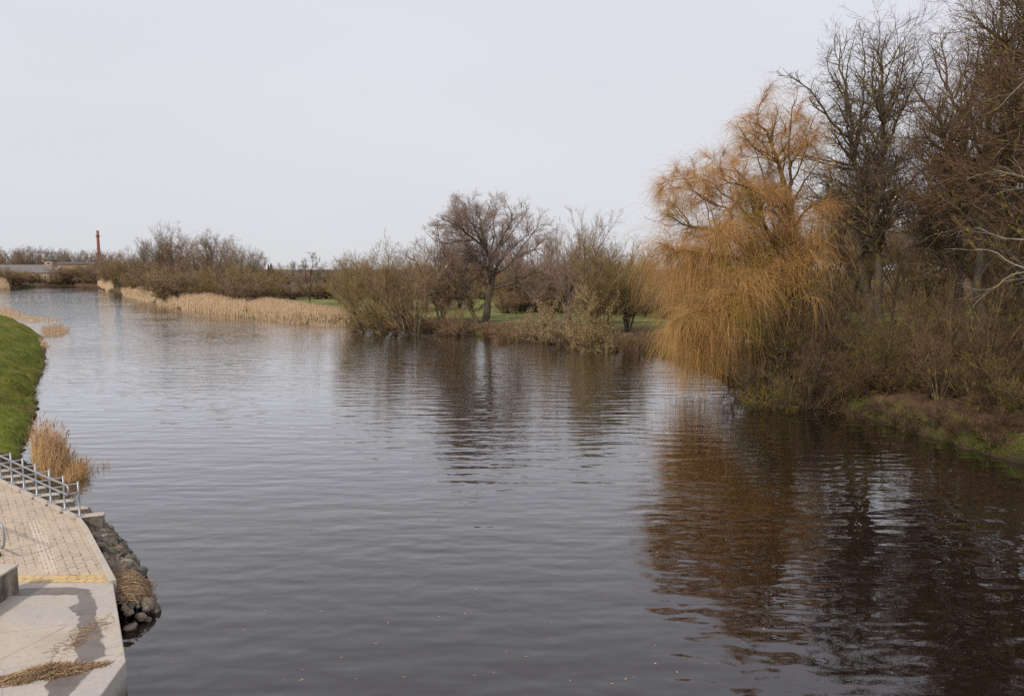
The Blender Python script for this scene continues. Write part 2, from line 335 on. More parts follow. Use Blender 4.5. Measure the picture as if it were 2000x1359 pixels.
M['wood_bench'] = plain('bench timber', (0.16, 0.11, 0.08), .8); M['bin'] = plain('dark green metal', (0.015, 0.025, 0.017), .5)
M['feather'] = plain('dark feathers', (0.03, 0.028, 0.025), .8)

# ------------------------------------------------------------ shorelines and ground
RS = [(60, -60), (36, -5), (28, 18)] + [tuple(atz(x, y)[:2]) for x, y in
     [(2110, 950), (2000, 906), (1900, 880), (1800, 850), (1700, 820), (1640, 803), (1590, 788), (1540, 778), (1470, 760), (1400, 733), (1330, 706), (1260, 688), (1200, 680),
      (1100, 668), (1000, 659), (930, 655), (850, 648), (760, 641), (700, 637), (640, 634), (560, 630), (500, 622), (420, 612), (350, 603), (300, 591), (245, 577), (215, 571), (185, 562)]]
FS = [tuple(atz(x, y)[:2]) for x, y in [(140, 559), (70, 560), (30, 562), (0, 566), (-60, 569)]]
LS = [(-150, 200), (-112, 150), (-80, 113)] + [tuple(atz(x, y)[:2]) for x, y in
     [(80, 655), (88, 700), (72, 750), (62, 800), (60, 840), (45, 872), (40, 900), (80, 935), (130, 970)]] + [(-14.6, 22.9), (-12.2, 18.5), (-10, 12), (-10, -60)]
POLY = np.array(RS + FS + LS)
def segdist(X, Y, pts):
    d = np.full(X.shape, 1e9)
    for (ax, ay), (bx, by) in zip(pts[:-1], pts[1:]):
        ux, uy = bx - ax, by - ay; l2 = ux * ux + uy * uy
        tt = np.clip(((X - ax) * ux + (Y - ay) * uy) / l2, 0, 1)
        d = np.minimum(d, np.hypot(X - ax - tt * ux, Y - ay - tt * uy))
    return d
def inside(X, Y, poly):
    r = np.zeros(X.shape, bool); n = len(poly)
    for i in range(n):
        x1, y1 = poly[i]; x2, y2 = poly[(i + 1) % n]
        c_ = ((y1 > Y) != (y2 > Y)); r ^= c_ & (X < (x2 - x1) * (Y - y1) / ((y2 - y1) if y2 != y1 else 1e-9) + x1)
    return r
_g = np.random.default_rng(3); _w = _g.normal(size=(40, 2)); _w /= np.linalg.norm(_w, axis=1, keepdims=True); _ph = _g.random(40) * 6.28
def wob(X, Y, wl, k0=0, k=6):
    s = 0
    for i in range(k0, k0 + k): s = s + np.sin((X * _w[i, 0] + Y * _w[i, 1]) * 6.283 / (wl * (0.6 + 0.12 * (i - k0))) + _ph[i])
    return s / k * 1.6
def ground(X, Y):
    X = np.asarray(X, float); Y = np.asarray(Y, float)
    dR, dF, dL = segdist(X, Y, RS), segdist(X, Y, FS), segdist(X, Y, LS)
    d = np.minimum(np.minimum(dR, dF), dL); sd = np.where(inside(X, Y, POLY), -d, d)
    lf0 = np.where((dL < dR) & (Y > 30), 1.0, 0.0); sd = sd + wob(X, Y, 2.0) * (0.22 + .12 * lf0) + wob(X, Y, 0.8, 8) * (0.07 + .1 * lf0)
    left = (dL < dR) & (dL <= dF)
    cap = np.interp(Y, [28, 32, 46, 110, 150], [0.5, 0.7, 4.6, 5.6, 2.5])
    zl = cap * (1 - np.exp(-np.maximum(sd, 0) * 0.95 / cap)) + wob(X, Y, 3, 12) * .05 * np.clip(sd, 0, 1)
    zr = 1.2 * (1 - np.exp(-np.maximum(sd, 0) / 0.9)) + (wob(X, Y, 1.7, 16) * .20 + wob(X, Y, .6, 22) * .09 + wob(X, Y, .3, 30) * .03) * np.clip(sd, 0, 1) * np.exp(-np.maximum(sd - 4, 0) / 2)
    far = np.hypot(X, Y)
    hill = np.clip((far - 350) / 900, 0, 1) * 3
    z = np.where(left, zl, zr) + hill * (sd > 0)
    z = np.where(sd > 0, z + 0.03, -np.minimum(1.5, -sd * .8) - .03)
    return z, sd, left
def gz(x, y): return float(ground(np.array([x]), np.array([y]))[0][0])

na, nr = 720, 640
az = np.radians(np.linspace(-62, 62, na)); rr = np.geomspace(7, 3500, nr)
A, R_ = np.meshgrid(az, rr); GX, GY = R_ * np.sin(A), R_ * np.cos(A)
GZ, GS, GL = ground(GX, GY)
idx = np.arange(na * nr).reshape(nr, na)
Q = np.stack([idx[:-1, :-1], idx[:-1, 1:], idx[1:, 1:], idx[1:, :-1]], -1).reshape(-1, 4)
mb = MB(); mb.add(np.stack([GX, GY, GZ], -1), Q)
gr = mb.build('ground', M['ground']); tag(gr, 'grassy river banks, leaf litter and meadow', None, None, 'structure')
def sm(x, a, b): u = np.clip((x - a) / (b - a), 0, 1); return (u * u * (3 - 2 * u))[..., None]
grassL = np.array([0.135, 0.165, 0.026]); olive = np.array([0.15, 0.14, 0.03]); mead = np.array([0.165, 0.195, 0.07]); tan = np.array([0.33, 0.25, 0.14])
litter = np.array([0.098, 0.062, 0.040]); mud = np.array([0.045, 0.034, 0.022]); moss = np.array([0.085, 0.105, 0.02])
colL = grassL + (olive * 1.1 - grassL) * (0.85 * sm(wob(GX, GY, 9, 4), -.3, .9)); colL = colL + (litter * 1.5 - colL) * (0.5 * sm(wob(GX, GY, 2.2, 14), .5, 1.1)); colL = mud + (colL - mud) * sm(GS, .0, .22)
colL = np.where((GY < 31)[..., None], litter * .8, colL)
colR = litter + (tan * .7 - litter) * (0.35 * sm(wob(GX, GY, 3, 5), .2, .9)); colR = colR + (moss - colR) * (sm(wob(GX, GY, 2.6, 9), -.1, .6) * sm(-GS, -2.2, -.8))
mm = sm(GS + wob(GX, GY, 6, 2) * 1.5, 4.5, 8.5) * 1.0
med = mead + (tan * .8 - mead) * (0.6 * sm(wob(GX, GY, 14, 7), .15, 1)); med = np.where(((GY < 100) & (GX > 5))[..., None], (med * .45 + litter * .25), med)
wd = (np.clip((np.hypot(GX, GY) - 178) / 15, 0, 1))[..., None]; med = med + (litter * 1.1 - med) * wd; colR = colR + (med - colR) * mm; colR = mud + (colR - mud) * sm(GS, .1, .6)
tint = np.where(GL[..., None], colL, colR); tint = np.where((GS < 0)[..., None], mud, tint)
ca = gr.data.color_attributes.new('tint', 'FLOAT_COLOR', 'POINT')
ca.data.foreach_set('color', np.concatenate([tint, np.ones(tint.shape[:2] + (1,))], -1).astype(np.float32).ravel())

mb = MB(); mb.add([(-2500, -80, 0), (2500, -80, 0), (2500, 2500, 0), (-2500, 2500, 0)], [[0, 1, 2, 3]])
tag(mb.build('river_water', M['water'], smooth=False), 'dark rippled river water mirroring the sky', None, None, 'structure')

# park path behind the trees
pp = [atz(x, y, 1.26)[:2] for x, y in [(1380, 664), (1500, 668), (1600, 673), (1700, 679), (1800, 686), (1900, 696), (2000, 709), (2200, 745)]]
mb = MB(); V, Qs = [], []
for i, p in enumerate(pp):
    a_, b_2 = pp[max(i - 1, 0)], pp[min(i + 1, len(pp) - 1)]; d = (b_2 - a_) / np.linalg.norm(b_2 - a_); n_ = np.array([-d[1], d[0]])
    for s_ in (-1.1, 1.1):
        for z_ in (1.1, 1.262): V.append((*(p + n_ * s_), z_))
for i in range(len(pp) - 1):
    o_ = 4 * i; Qs += [[o_ + 1, o_ + 3, o_ + 7, o_ + 5], [o_, o_ + 1, o_ + 5, o_ + 4], [o_ + 3, o_ + 2, o_ + 6, o_ + 7]]
mb.add(V, Qs); tag(mb.build('path', M['asphalt'], smooth=False), 'grey asphalt park path behind the trees', None, None, 'structure')

# ------------------------------------------------------------ branch growing
def interp(P, i, t_):
    K = P.shape[1]; f = t_ * (K - 1); k = np.minimum(f.astype(int), K - 2); w_ = (f - k)
    a_, b_1 = P[i, k], P[i, k + 1]
    if P.ndim == 3: return a_ * (1 - w_[:, None]) + b_1 * w_[:, None], norm(b_1 - a_)
    return a_ * (1 - w_) + b_1 * w_
def grow(rng, P, R, M_, t0=.2, t1=1.0, ang=45, angsd=12, lf=.5, lmin=.2, lmax=9, K=6, wig=.15, trop=(0, 0, 0), rr=.55, tip=.004, fall=.45, tpow=1.0, side=None):
    ln = np.linalg.norm(np.diff(P, axis=1), axis=2).sum(1); i = rng.choice(len(P), M_, p=ln / ln.sum())
    tt = t0 + (t1 - t0) * rng.random(M_) ** tpow
    p0, T = interp(P, i, tt); r0 = interp(R, i, tt)
    rv = norm(rng.normal(size=(M_, 3))); pr = norm(np.cross(T, rv)); a_ = np.radians(rng.normal(ang, angsd, M_))[:, None]
    d = T * np.cos(a_) + pr * np.sin(a_)
    if side is not None: d = norm(d + np.asarray(side))
    Ln = np.clip(lf * ln[i] * (1 - fall * tt) * rng.uniform(.55, 1.3, M_), lmin, lmax)
    return curve(rng, p0, d, Ln, K, wig, trop) + (np.linspace(1, 0, K)[None, :] * (np.maximum(r0 * rr, tip) - tip)[:, None] + tip,)
def curve(rng, p0, d, Ln, K, wig, trop):
    P = np.empty((len(p0), K, 3)); P[:, 0] = p0; st = (Ln / (K - 1))[:, None]; trop = np.asarray(trop, float)
    for k in range(1, K):
        d = norm(d + rng.normal(size=d.shape) * wig + trop); P[:, k] = P[:, k - 1] + d * st
    return (P,)
def limbs(lst, K=16, rng=RNG, jit=.02):
    """explicit limbs: (points, r0, r1); smoothed and resampled"""
    PP, RR = [], []
    for pts, r0, r1 in lst:
        p = np.array(pts, float)
        for _ in range(2):
            q = [p[0]]
            for a_, b_1 in zip(p[:-1], p[1:]): q += [a_ * .75 + b_1 * .25, a_ * .25 + b_1 * .75]
            q.append(p[-1]); p = np.array(q)
        s_ = np.r_[0, np.cumsum(np.linalg.norm(np.diff(p, axis=0), axis=1))]; u = np.linspace(0, s_[-1], K)
        p = np.stack([np.interp(u, s_, p[:, k]) for k in range(3)], 1); j = rng.normal(size=p.shape) * jit * s_[-1] / 6; j[0] = 0
        PP.append(p + j); RR.append(np.linspace(1, 0, K) ** .8 * (r0 - r1) + r1)
    return np.array(PP), np.array(RR)
def leafquads(mb, rng, P, n, size, mi, spread=.05, v=None):
    i = rng.integers(0, len(P), n); p0, T = interp(P, i, rng.uniform(.3, 1, n)); p0 = p0 + rng.normal(size=p0.shape) * spread
    u = norm(rng.normal(size=(n, 3))); w_ = norm(np.cross(u, rng.normal(size=(n, 3)))); s_ = size * rng.uniform(.6, 1.4, (n, 1))
    V = np.stack([p0 - u * s_, p0 + w_ * s_ * .45, p0 + u * s_, p0 - w_ * s_ * .45], 1)
    mb.add(V, np.arange(4 * n).reshape(n, 4), mi, np.repeat(rng.random(n), 4)); return mb
def finish(name, label, cat, loc, trunkP, trunkR, levels, mats, group=None, ts=8, leaves=None, tname='trunk'):
    """trunk part (main stems) and crown part (branches and twigs) under one empty, coordinates relative to loc"""
    root = thing(name, label, cat, loc, group); l0 = np.array(loc)
    m0 = MB().tubes(trunkP - l0, trunkR, ts, 0); m0.build(tname, [mats[0]], root)
    m1 = MB()
    for (P, R, sides, mi) in levels: m1.tubes(P - l0, R, sides, mi)
    if leaves: leafquads(m1, np.random.default_rng(5), leaves[0] - l0, leaves[1], leaves[2], 2, leaves[3])
    m1.build('crown', mats[1:], root); return root

def stems_tree(rng, h, n_l1=30, n_l2=260, n_l3=1800, n_tw=9000, r0=.28, spread=.35, lean=(0, 0), t0=.25, twig_r=.006, up=.06, ang=42, n_trunk=1, fork=3, tl=.7, lf1=.42):
    """random upright tree at the origin: returns trunk arrays and levels"""
    T = []
    for k in range(n_trunk):
        a_ = rng.random() * 6.28; o_ = np.array([math.cos(a_), math.sin(a_), 0]) * (.15 if n_trunk > 1 else 0)
        d = np.array([lean[0] + rng.normal() * .06 + o_[0] * 1.2, lean[1] + rng.normal() * .06 + o_[1] * 1.2, 1.0]); pts = [o_ + (0, 0, -.3)]
        for j in range(6):
            pts.append(pts[-1] + d / np.linalg.norm(d) * h / 6 * .96); d = d + rng.normal(size=3) * (.09, .09, 0)
        T.append((pts, r0, .02))
        for f in range(fork):
            j = rng.integers(1, 4); a2 = rng.random() * 6.28; s0 = pts[j]; dd = np.array([math.cos(a2) * spread * 1.6, math.sin(a2) * spread * 1.6, 1.0]); q = [s0]
            for m in range(5):
                q.append(q[-1] + dd / np.linalg.norm(dd) * (h * .97 - s0[2]) / 5); dd = dd * (.8, .8, 1) + rng.normal(size=3) * (.14, .14, 0)
            T.append((q, r0 * (.62 - .08 * j), .015))
    P0, R0 = limbs(T, 14, rng)
    P1, R1 = grow(rng, P0, R0, n_l1, t0, .97, ang, 12, lf1, .5, h * .32, 8, .13, (0, 0, up), .5, .012, .6)
    P2, R2 = grow(rng, P1, R1, n_l2, .12, 1, 42, 14, .5, .4, h * .16, 6, .17, (0, 0, up), .6, .008, .4)
    P3, R3 = grow(rng, P2, R2, n_l3, .1, 1, 40, 15, .55, .3, h * .09, 5, .2, (0, 0, up), .6, twig_r, .4)
    P4, R4 = grow(rng, P3, R3, n_tw, .1, 1, 38, 15, .6, .2, tl, 3, .2, (0, 0, up), .8, twig_r * .7, .3)
    return P0, R0, [(P1, R1, 5, 0), (P2, R2, 4, 0), (P3, R3, 3, 1), (P4, R4, 3, 1)]
def resamp(P, K): return np.stack([P[:, int(round(k))] for k in np.linspace(0, P.shape[1] - 1, K)], 1)

def shrub(rng, h, n=16, fan=.8, n2=160, n3=1600, n4=0, twig_r=.008, up=.05, wig=.12, r0=.035, lean=(0, 0), droop=0, tl=.9, K=9, baser=.25):
    a_ = rng.random(n) * 6.28; f = rng.uniform(.15, 1, n) * fan
    p0 = np.stack([np.cos(a_) * baser * rng.random(n), np.sin(a_) * baser * rng.random(n), np.full(n, -.15)], 1)
    d = norm(np.stack([np.cos(a_) * f + lean[0], np.sin(a_) * f + lean[1], np.ones(n)], 1))
    P0, = curve(rng, p0, d, h * rng.uniform(.65, 1.05, n) * np.sqrt(1 + f * f * .5), K, wig * .6, (0, 0, .03 - droop))
    R0 = np.linspace(1, .2, K)[None] * (r0 * rng.uniform(.6, 1.2, n))[:, None]
    P1, R1 = grow(rng, P0, R0, n2, .15, 1, 35, 14, .4, .3, h * .5, 6, wig, (0, 0, up), .6, twig_r * 1.2, .4)
    P2, R2 = grow(rng, P1, R1, n3, .1, 1, 38, 15, .5, .2, tl, 4, wig * 1.3, (0, 0, up), .7, twig_r, .3)
    lv = [(P1, R1, 4, 0), (P2, R2, 3, 1)]
    if n4:
        P3, R3 = grow(rng, P2, R2, n4, .1, 1, 38, 15, .6, .15, tl * .7, 3, wig * 1.3, (0, 0, up), .8, twig_r * .75, .3); lv.append((P3, R3, 3, 1))
    return P0, R0, lv

# ------------------------------------------------------------ platform, paved path, railing, stones (left foreground)
PZ = 0.75
A1, B1, C1 = atz(221, 1137, PZ)[:2], atz(246, 1290, PZ)[:2], atz(196, 1359, PZ)[:2]
D1 = C1 + (C1 - B1) * 3.2; D1[1] = max(D1[1], 9.0)
yT = A1[1] - .02
pts = [A1, B1, C1, D1, (D1[0] - 12, D1[1]), (-24, 9), (-24, yT)]
plat = thing('concrete_platform', 'pale concrete landing platform with a wet dirty stain beside the water', 'platform', (-10, 14, 0))
o = slab('deck', [(p[0] + 10, p[1] - 14) for p in pts], -1.6, PZ, M['concrete'], plat, bevel=.02)
# paving north of the platform
K0, K1, K2, K3 = A1 + (0, .004), atz(166, 1032, PZ)[:2], atz(150, 1011, PZ)[:2], atz(0, 939, PZ)[:2]
K4 = K3 + (K3 - K2) * .9
pv = [K0, K1, K2, K3, K4, (-30, K4[1] - 6), (-30, yT + .004)]
slab('paved_path', pv, -1.5, PZ - .012, M['pave'])
bpy.data.objects['paved_path']['kind'] = 'structure'
# pale guiding strip, yellow tactile strip, grey setts: thin slabs on the paving
dk = (K1 - K0) / np.linalg.norm(K1 - K0)
g0 = atz(118, 1117, PZ)[:2]; g1 = atz(84, 1117, PZ)[:2]; gl = 4.6
st = [g0, g0 + dk * gl, g1 + dk * gl, g1]
o = slab('guide_strip', st, PZ - .03, PZ - .008, M['pave_pale']); tag(o, 'pale guiding strip of small blocks in the paving', None, None, 'structure')
yb = atz(150, 1121, PZ)[1]; ya = atz(150, 1136, PZ)[1]
kx = lambda y: K0[0] + (K1[0] - K0[0]) * (y - K0[1]) / (K1[1] - K0[1]) - .14
o = slab('tactile_strip', [(kx(ya), ya), (kx(yb), yb), (-12.1, yb - .05), (-12.1, ya - .05)], PZ - .03, PZ - .003, M['pave_yellow']); tag(o, 'yellow tactile paving strip across the foot of the path', None, None, 'structure')
o = slab('sett_row', [(kx(yT), yT + .02), (kx(ya), ya - .01), (-12.1, ya - .06), (-12.1, yT + .02)], PZ - .03, PZ - .005, M['pave_grey']); tag(o, 'row of grey setts between tactile strip and platform', None, None, 'structure')
# kerb along the water side
kb = [K0, K1, K2, K3, K4]; kl, kr = [], []
for i, p in enumerate(kb):
    d = kb[min(i + 1, 4)] - kb[max(i - 1, 0)]; d = d / np.linalg.norm(d); n_ = np.array([d[1], -d[0]])
    kr.append(p + n_ * .07); kl.append(p - n_ * .07)
# kerb strip built as quads
V, Qs = [], []
for a_, b_3 in zip(kl, kr):
    for p, z_ in ((a_, PZ - .2), (a_, PZ + .06), (b_3, PZ + .06), (b_3, -.6)): V.append((p[0], p[1], z_))
for i in range(4):
    for k in range(3): Qs.append([4 * i + k, 4 * i + k + 1, 4 * (i + 1) + k + 1, 4 * (i + 1) + k])
Qs += [[0, 3, 2, 1], [16, 17, 18, 19]]
mb = MB(); mb.add(V, Qs); o = mb.build('kerb', M['concrete'], smooth=False, bevel=.015); tag(o, 'pale concrete kerb edging the paved path beside the railing', 'kerb')

# retaining wall at the left and turf behind it
WN = atz(38, 1102, PZ + .61); TN = atz(6, 1076, PZ + .1)
rw = thing('retaining_wall', 'low weathered concrete retaining wall at the left edge of the platform', 'wall', (WN[0] - .24, WN[1] - 4.3, PZ))
o = MB().box((0, 0, .27), .4, 8.6, .62).build('wall_body', M['concrete_old'], rw, smooth=False, bevel=.02)
o = MB().box((-.01, 0, .59), .45, 8.64, .05).build('coping', M['concrete'], rw, smooth=False, bevel=.01)
rg = np.random.default_rng(11); n = 5200
x = rg.uniform(TN[0] - 2, TN[0] - .06, n); y = rg.uniform(TN[1] - 1.6, TN[1] - .03, n); zt = PZ + .06 + 0 * x
P = np.stack([x, y, zt], 1); d = norm(np.stack([rg.normal(0, .4, n), rg.normal(0, .4, n), np.ones(n)], 1)); Pc, = curve(rg, P, d, rg.uniform(.06, .17, n), 3, .2, (0, 0, -.1))
mb = MB().tubes(Pc, np.tile([.005, .004, .001], (n, 1)), 3)
slab('turf_bed', [(WN[0] - .46, 9), (WN[0] - .46, WN[1] - .1), (TN[0] - .1, WN[1]), (TN[0] - .05, TN[1]), (-16, TN[1] + .1), (-16, 9)], 0, PZ + .06, M['ground']); o = bpy.data.objects['turf_bed']
ca = o.data.color_attributes.new('tint', 'FLOAT_COLOR', 'POINT')
for q in ca.data: q.color = (0.06, 0.09, 0.015, 1)
tag(o, 'raised turf bed behind the low concrete wall', None, None, 'structure')
tag(mb.build('grass', M['grass']), 'green grass tufts behind the low concrete wall', 'grass', None, 'stuff')

# wet stain and debris
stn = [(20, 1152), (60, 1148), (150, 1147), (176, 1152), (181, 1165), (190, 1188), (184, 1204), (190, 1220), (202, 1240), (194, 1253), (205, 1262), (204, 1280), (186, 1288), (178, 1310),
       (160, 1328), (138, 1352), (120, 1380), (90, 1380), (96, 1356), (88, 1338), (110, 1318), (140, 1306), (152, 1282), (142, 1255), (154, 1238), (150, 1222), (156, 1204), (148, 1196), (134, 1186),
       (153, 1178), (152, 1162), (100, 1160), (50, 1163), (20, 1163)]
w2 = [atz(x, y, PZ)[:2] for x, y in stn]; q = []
for i in range(len(w2)):
    a_, b_3 = w2[i], w2[(i + 1) % len(w2)]
    for u in np.linspace(0, 1, 5)[:-1]: q.append(a_ + (b_3 - a_) * u + RNG.normal(size=2) * .018)
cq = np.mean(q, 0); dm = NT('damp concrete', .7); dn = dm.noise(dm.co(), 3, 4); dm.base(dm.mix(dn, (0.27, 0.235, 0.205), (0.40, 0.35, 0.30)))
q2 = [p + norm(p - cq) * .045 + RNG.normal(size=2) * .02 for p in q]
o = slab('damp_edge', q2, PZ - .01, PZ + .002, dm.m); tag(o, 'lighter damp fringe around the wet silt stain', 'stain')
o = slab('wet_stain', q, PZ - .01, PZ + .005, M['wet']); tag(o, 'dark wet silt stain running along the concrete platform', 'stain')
def straws(n, ctr, rx, ry, h, ln, seed, z=PZ, r=.006, tilt=0.0):
    rg = np.random.default_rng(seed); a_ = rg.random(n) * 6.283; q = np.sqrt(rg.random(n)) * (1 + .18 * np.sin(a_ * 2 + 1) + .16 * np.sin(a_ * 5) + .12 * np.sin(a_ * 9)) * np.where(rg.random(n) < .06, 1.2, 1)
    x, y = ctr[0] + np.cos(a_) * q * rx, ctr[1] + np.sin(a_) * q * ry + np.cos(a_) * q * rx * tilt
    zz = z + .008 + h * np.clip(1 - q, 0, 1) * rg.random(n)
    th = rg.normal(.25, .75, n); d = norm(np.stack([np.cos(th), np.sin(th), rg.normal(0, .1, n)], 1)); Ls = rg.uniform(.4, 1.2, n) * ln
    P, = curve(rg, np.stack([x, y, zz], 1) - d * Ls[:, None] / 2, d, Ls, 5, .12, (0, 0, 0)); P[:, :, 2] = np.maximum(P[:, :, 2], z + .006)
    return P, np.full((n, 5), r) * rg.uniform(.5, 1.2, (n, 1))
c_ = atz(90, 1316, PZ)
P, R = straws(2100, c_, .68, .24, .2, .24, 21, tilt=.32); P2, R2 = straws(130, atz(165, 1240, PZ), .28, .9, .03, .22, 22, r=.005)
tag(MB().tubes(P, R, 3).build('reed_debris', M['straw']), 'heap of broken brown reed stalks washed up on the concrete platform', 'debris', None, 'stuff')
tag(MB().tubes(P2, R2, 3).build('scattered_twigs', M['straw']), 'scattered broken stalks lying on the wet stain', 'debris', None, 'stuff')
nl = 420; pl = np.array([atz(x, y, PZ) for x, y in zip(RNG.uniform(-20, 190, nl), 955 + 165 * RNG.random(nl))])
pl = pl[(pl[:, 0] < K2[0] - .2)]; nl = len(pl)
u = norm(np.stack([RNG.normal(size=nl), RNG.normal(size=nl), RNG.normal(size=nl) * .1], 1)); w_ = norm(np.cross(u, (0, 0, 1.))); s_ = RNG.uniform(.01, .035, (nl, 1)); p0 = pl + (0, 0, .012)
V = np.stack([p0 - u * s_, p0 + w_ * s_ * .5, p0 + u * s_, p0 - w_ * s_ * .5], 1)
tag(MB().add(V, np.arange(4 * nl).reshape(nl, 4), 0, np.repeat(RNG.random(nl), 4)).build('litter', M['straw']), 'dry leaf bits strewn over the block paving', 'leaf litter', None, 'stuff')

# railing along the water: one continuous double handrail on bracketed posts, each post on its concrete block
posts = [atz(x, y, PZ + .07) for x, y in [(156, 1007), (127, 994), (99.5, 980), (72.5, 967), (47.5, 954), (24, 942), (1, 931)]]
e_ = posts[-1] - posts[-2]
for k in range(5): posts.append(posts[-1] + e_)
arm = np.array([.93, .36, 0]); arm /= np.linalg.norm(arm)
rl = thing('railing', 'grey galvanised double handrail on bracketed posts between paving and river', 'railing', posts[0])
rail_off = -arm * .34
for k, p in enumerate(posts):
    q = p - posts[0]
    mb = MB().tubes([[q, q + (0, 0, .5), q + (0, 0, 1.03)]], [[.03, .03, .03]], 10, cap=True); po = mb.build('post', M['steel'], rl)
    mb = MB().box(q + (0, 0, .006), .2, .2, .014, .35)
    for dx in (-.07, .07):
        for dy in (-.07, .07): mb.tubes([[q + (dx, dy, 0), q + (dx, dy, .05)]], [[.011, .011]], 6, cap=True)
    mb.build('base_plate', M['steel'], rl, smooth=False)
    for zz in (.97, .70):
        MB().tubes([[q + (0, 0, zz), q + rail_off + (0, 0, zz - .02)]], [[.024, .024]], 8, cap=True).build('bracket', M['steel'], rl)
top = [p - posts[0] + rail_off + (0, 0, .97) for p in posts]; low = [p - posts[0] + rail_off + (0, 0, .70) for p in posts]
e1 = (posts[0] - posts[1]) * .12
loop = [low[0] + e1 + np.array([math.sin(a_) * 1.0 * e1[0], math.sin(a_) * e1[1], -.0]) + (0, 0, .135 - .135 * math.cos(a_)) for a_ in np.linspace(0, math.pi, 9)]
path = low[::-1] + loop + top
MB().tubes([path], [[.029] * len(path)], 10).build('handrail', M['steel'], rl)
for k, p in enumerate(posts[:9]):
    bl = MB().box((0, 0, -.23), .74, .32, .44, .35).build('concrete_block', M['concrete_old'], smooth=False, bevel=.012)
    bl.location = p + arm * .25 - (0, 0, .004)
    tag(bl, ['weathered concrete block under the end post of the railing', 'concrete block under the second railing post from the end', 'concrete block under the third railing post from the end',
             'concrete block under the fourth railing post from the end', 'concrete block under the fifth railing post from the end', 'concrete block under the sixth railing post from the end',
             'concrete block under the railing post at the left picture edge', 'concrete block under a railing post left of the picture', 'concrete block under the farthest railing post left of the picture'][k], 'block', 'concrete blocks under the railing posts')
    MB().box((0, 0, -.004), .76, .34, .02, .35).build('block_top', M['concrete'], bl, smooth=False)
# second railing, left side of the path
q0 = atz(10, 1072, 1.05)
r2 = thing('railing', 'end of the short steel handrail at the left picture edge', 'railing', (q0[0], q0[1], PZ))
dl = norm(np.array([-.84, .54, 0])); u0 = np.zeros(3)
pa = [u0 + dl * 6 + (0, 0, .42)] + [u0 + dl * .12 * 1.5 + (0, 0, .30)] + [u0 + dl * .18 * (1 - math.sin(a_)) + (0, 0, .62 - .32 * math.cos(a_)) for a_ in np.linspace(0.2, math.pi - .2, 9)] + [u0 + dl * .18 + (0, 0, .94), u0 + dl * 6 + (0, 0, 1.0)]
MB().tubes([pa], [[.026] * len(pa)], 10).build('handrail', M['steel'], r2)
for k in (.75, 2.2, 3.7):
    MB().tubes([[u0 + dl * k - (0, 0, .1), u0 + dl * k + (0, 0, .93)]], [[.028, .028]], 10, cap=True).build('post', M['steel'], r2)

# stone-filled wire gabion along the platform edge
gp = [atz(x, y, .1)[:2] for x, y in [(158, 1004), (185, 1008), (215, 1034), (246, 1062), (268, 1096), (285, 1135), (311, 1196), (262, 1216), (243, 1222), (236, 1190), (222, 1146), (196, 1090), (170, 1040)]]
out = [atz(x, y, .05)[:2] for x, y in [(185, 1006), (215, 1032), (248, 1062), (270, 1096), (287, 1135), (312, 1196), (290, 1212), (243, 1222)]]
gb = thing('gabion', 'stone filled wire gabion sloping into the water beside the platform', 'gabion', (*np.mean(gp, 0), 0)); gc = np.array([*np.mean(gp, 0), 0])
def mound(x, y): return -.05 + .55 * (1 - np.exp(-segdist(np.asarray(x, float), np.asarray(y, float), out) / .28))
def stone_mesh(seed, sub=3):
    import bmesh
    rs = np.random.default_rng(seed); bm = bmesh.new(); bmesh.ops.create_icosphere(bm, subdivisions=sub, radius=1); PN = norm(rs.normal(size=(8, 3)))
    sx_ = rs.uniform(.75, 1.25, 3) * (1, 1, .8); ph = rs.random((5, 4)) * 6.28
    for v_ in bm.verts:
        c0 = np.array(v_.co); f = (1 + sum(.085 * math.sin(c0 @ (ph[k, :3] - 3.1) * .9 + ph[k, 3]) for k in range(5))) * min(1, *(.58 / max(abs(float(c0 @ pn)), .01) for pn in PN)); v_.co = Vector(c0 * f * sx_)
    for f in bm.faces: f.smooth = seed % 2 == 0
    me = bpy.data.meshes.new('stone'); bm.to_mesh(me); bm.free(); return me
SM = [stone_mesh(k) for k in range(8)]
for m_ in SM: m_.materials.append(M['stone'])
rg = np.random.default_rng(31); gpa = np.array(gp); lo_, hi_ = gpa.min(0), gpa.max(0); got = []
while len(got) < 230:
    p = lo_ + (hi_ - lo_) * rg.random(2)
    if inside(np.array([p[0]]), np.array([p[1]]), gpa)[0] and all((p[0] - g[0]) ** 2 + (p[1] - g[1]) ** 2 > .135 ** 2 for g in got) or rg.random() < .0008: got.append(p)
got = [g for g in got if inside(np.array([g[0]]), np.array([g[1]]), gpa)[0]]
fill = MB()
for k, p in enumerate(got):
    z_ = float(mound([p[0]], [p[1]])[0]); r_ = .065 + .19 * rg.random() ** 1.6
    if k < 100:
        o = bpy.data.objects.new('stone', SM[k % 8]); COL.objects.link(o); o.parent = gb; o.location = (p[0] - gc[0], p[1] - gc[1], z_ - r_ * .3); o.scale = (r_ * 1.1,) * 3; o.rotation_euler = rg.random(3) * 6
    else:
        me = SM[k % 8]; vv = np.array([v_.co for v_ in me.vertices]) * r_; th = rg.random() * 6; vv = vv @ np.array([[math.cos(th), -math.sin(th), 0], [math.sin(th), math.cos(th), 0], [0, 0, 1]]) + (p[0] - gc[0], p[1] - gc[1], z_ - r_ * .35)
        fc = [list(f.vertices) + [f.vertices[-1]] for f in me.polygons]; fill.add(vv, fc)
o = fill.build('stone_fill', M['stone'], gb); o['kind'] = 'stuff'
o = slab('earth_core', [(g[0] * .97 + np.mean(gpa[:, 0]) * .03 - gc[0], g[1] * .97 + np.mean(gpa[:, 1]) * .03 - gc[1]) for g in gp], -1.2, -.02, M['mud'], gb)
WP = []
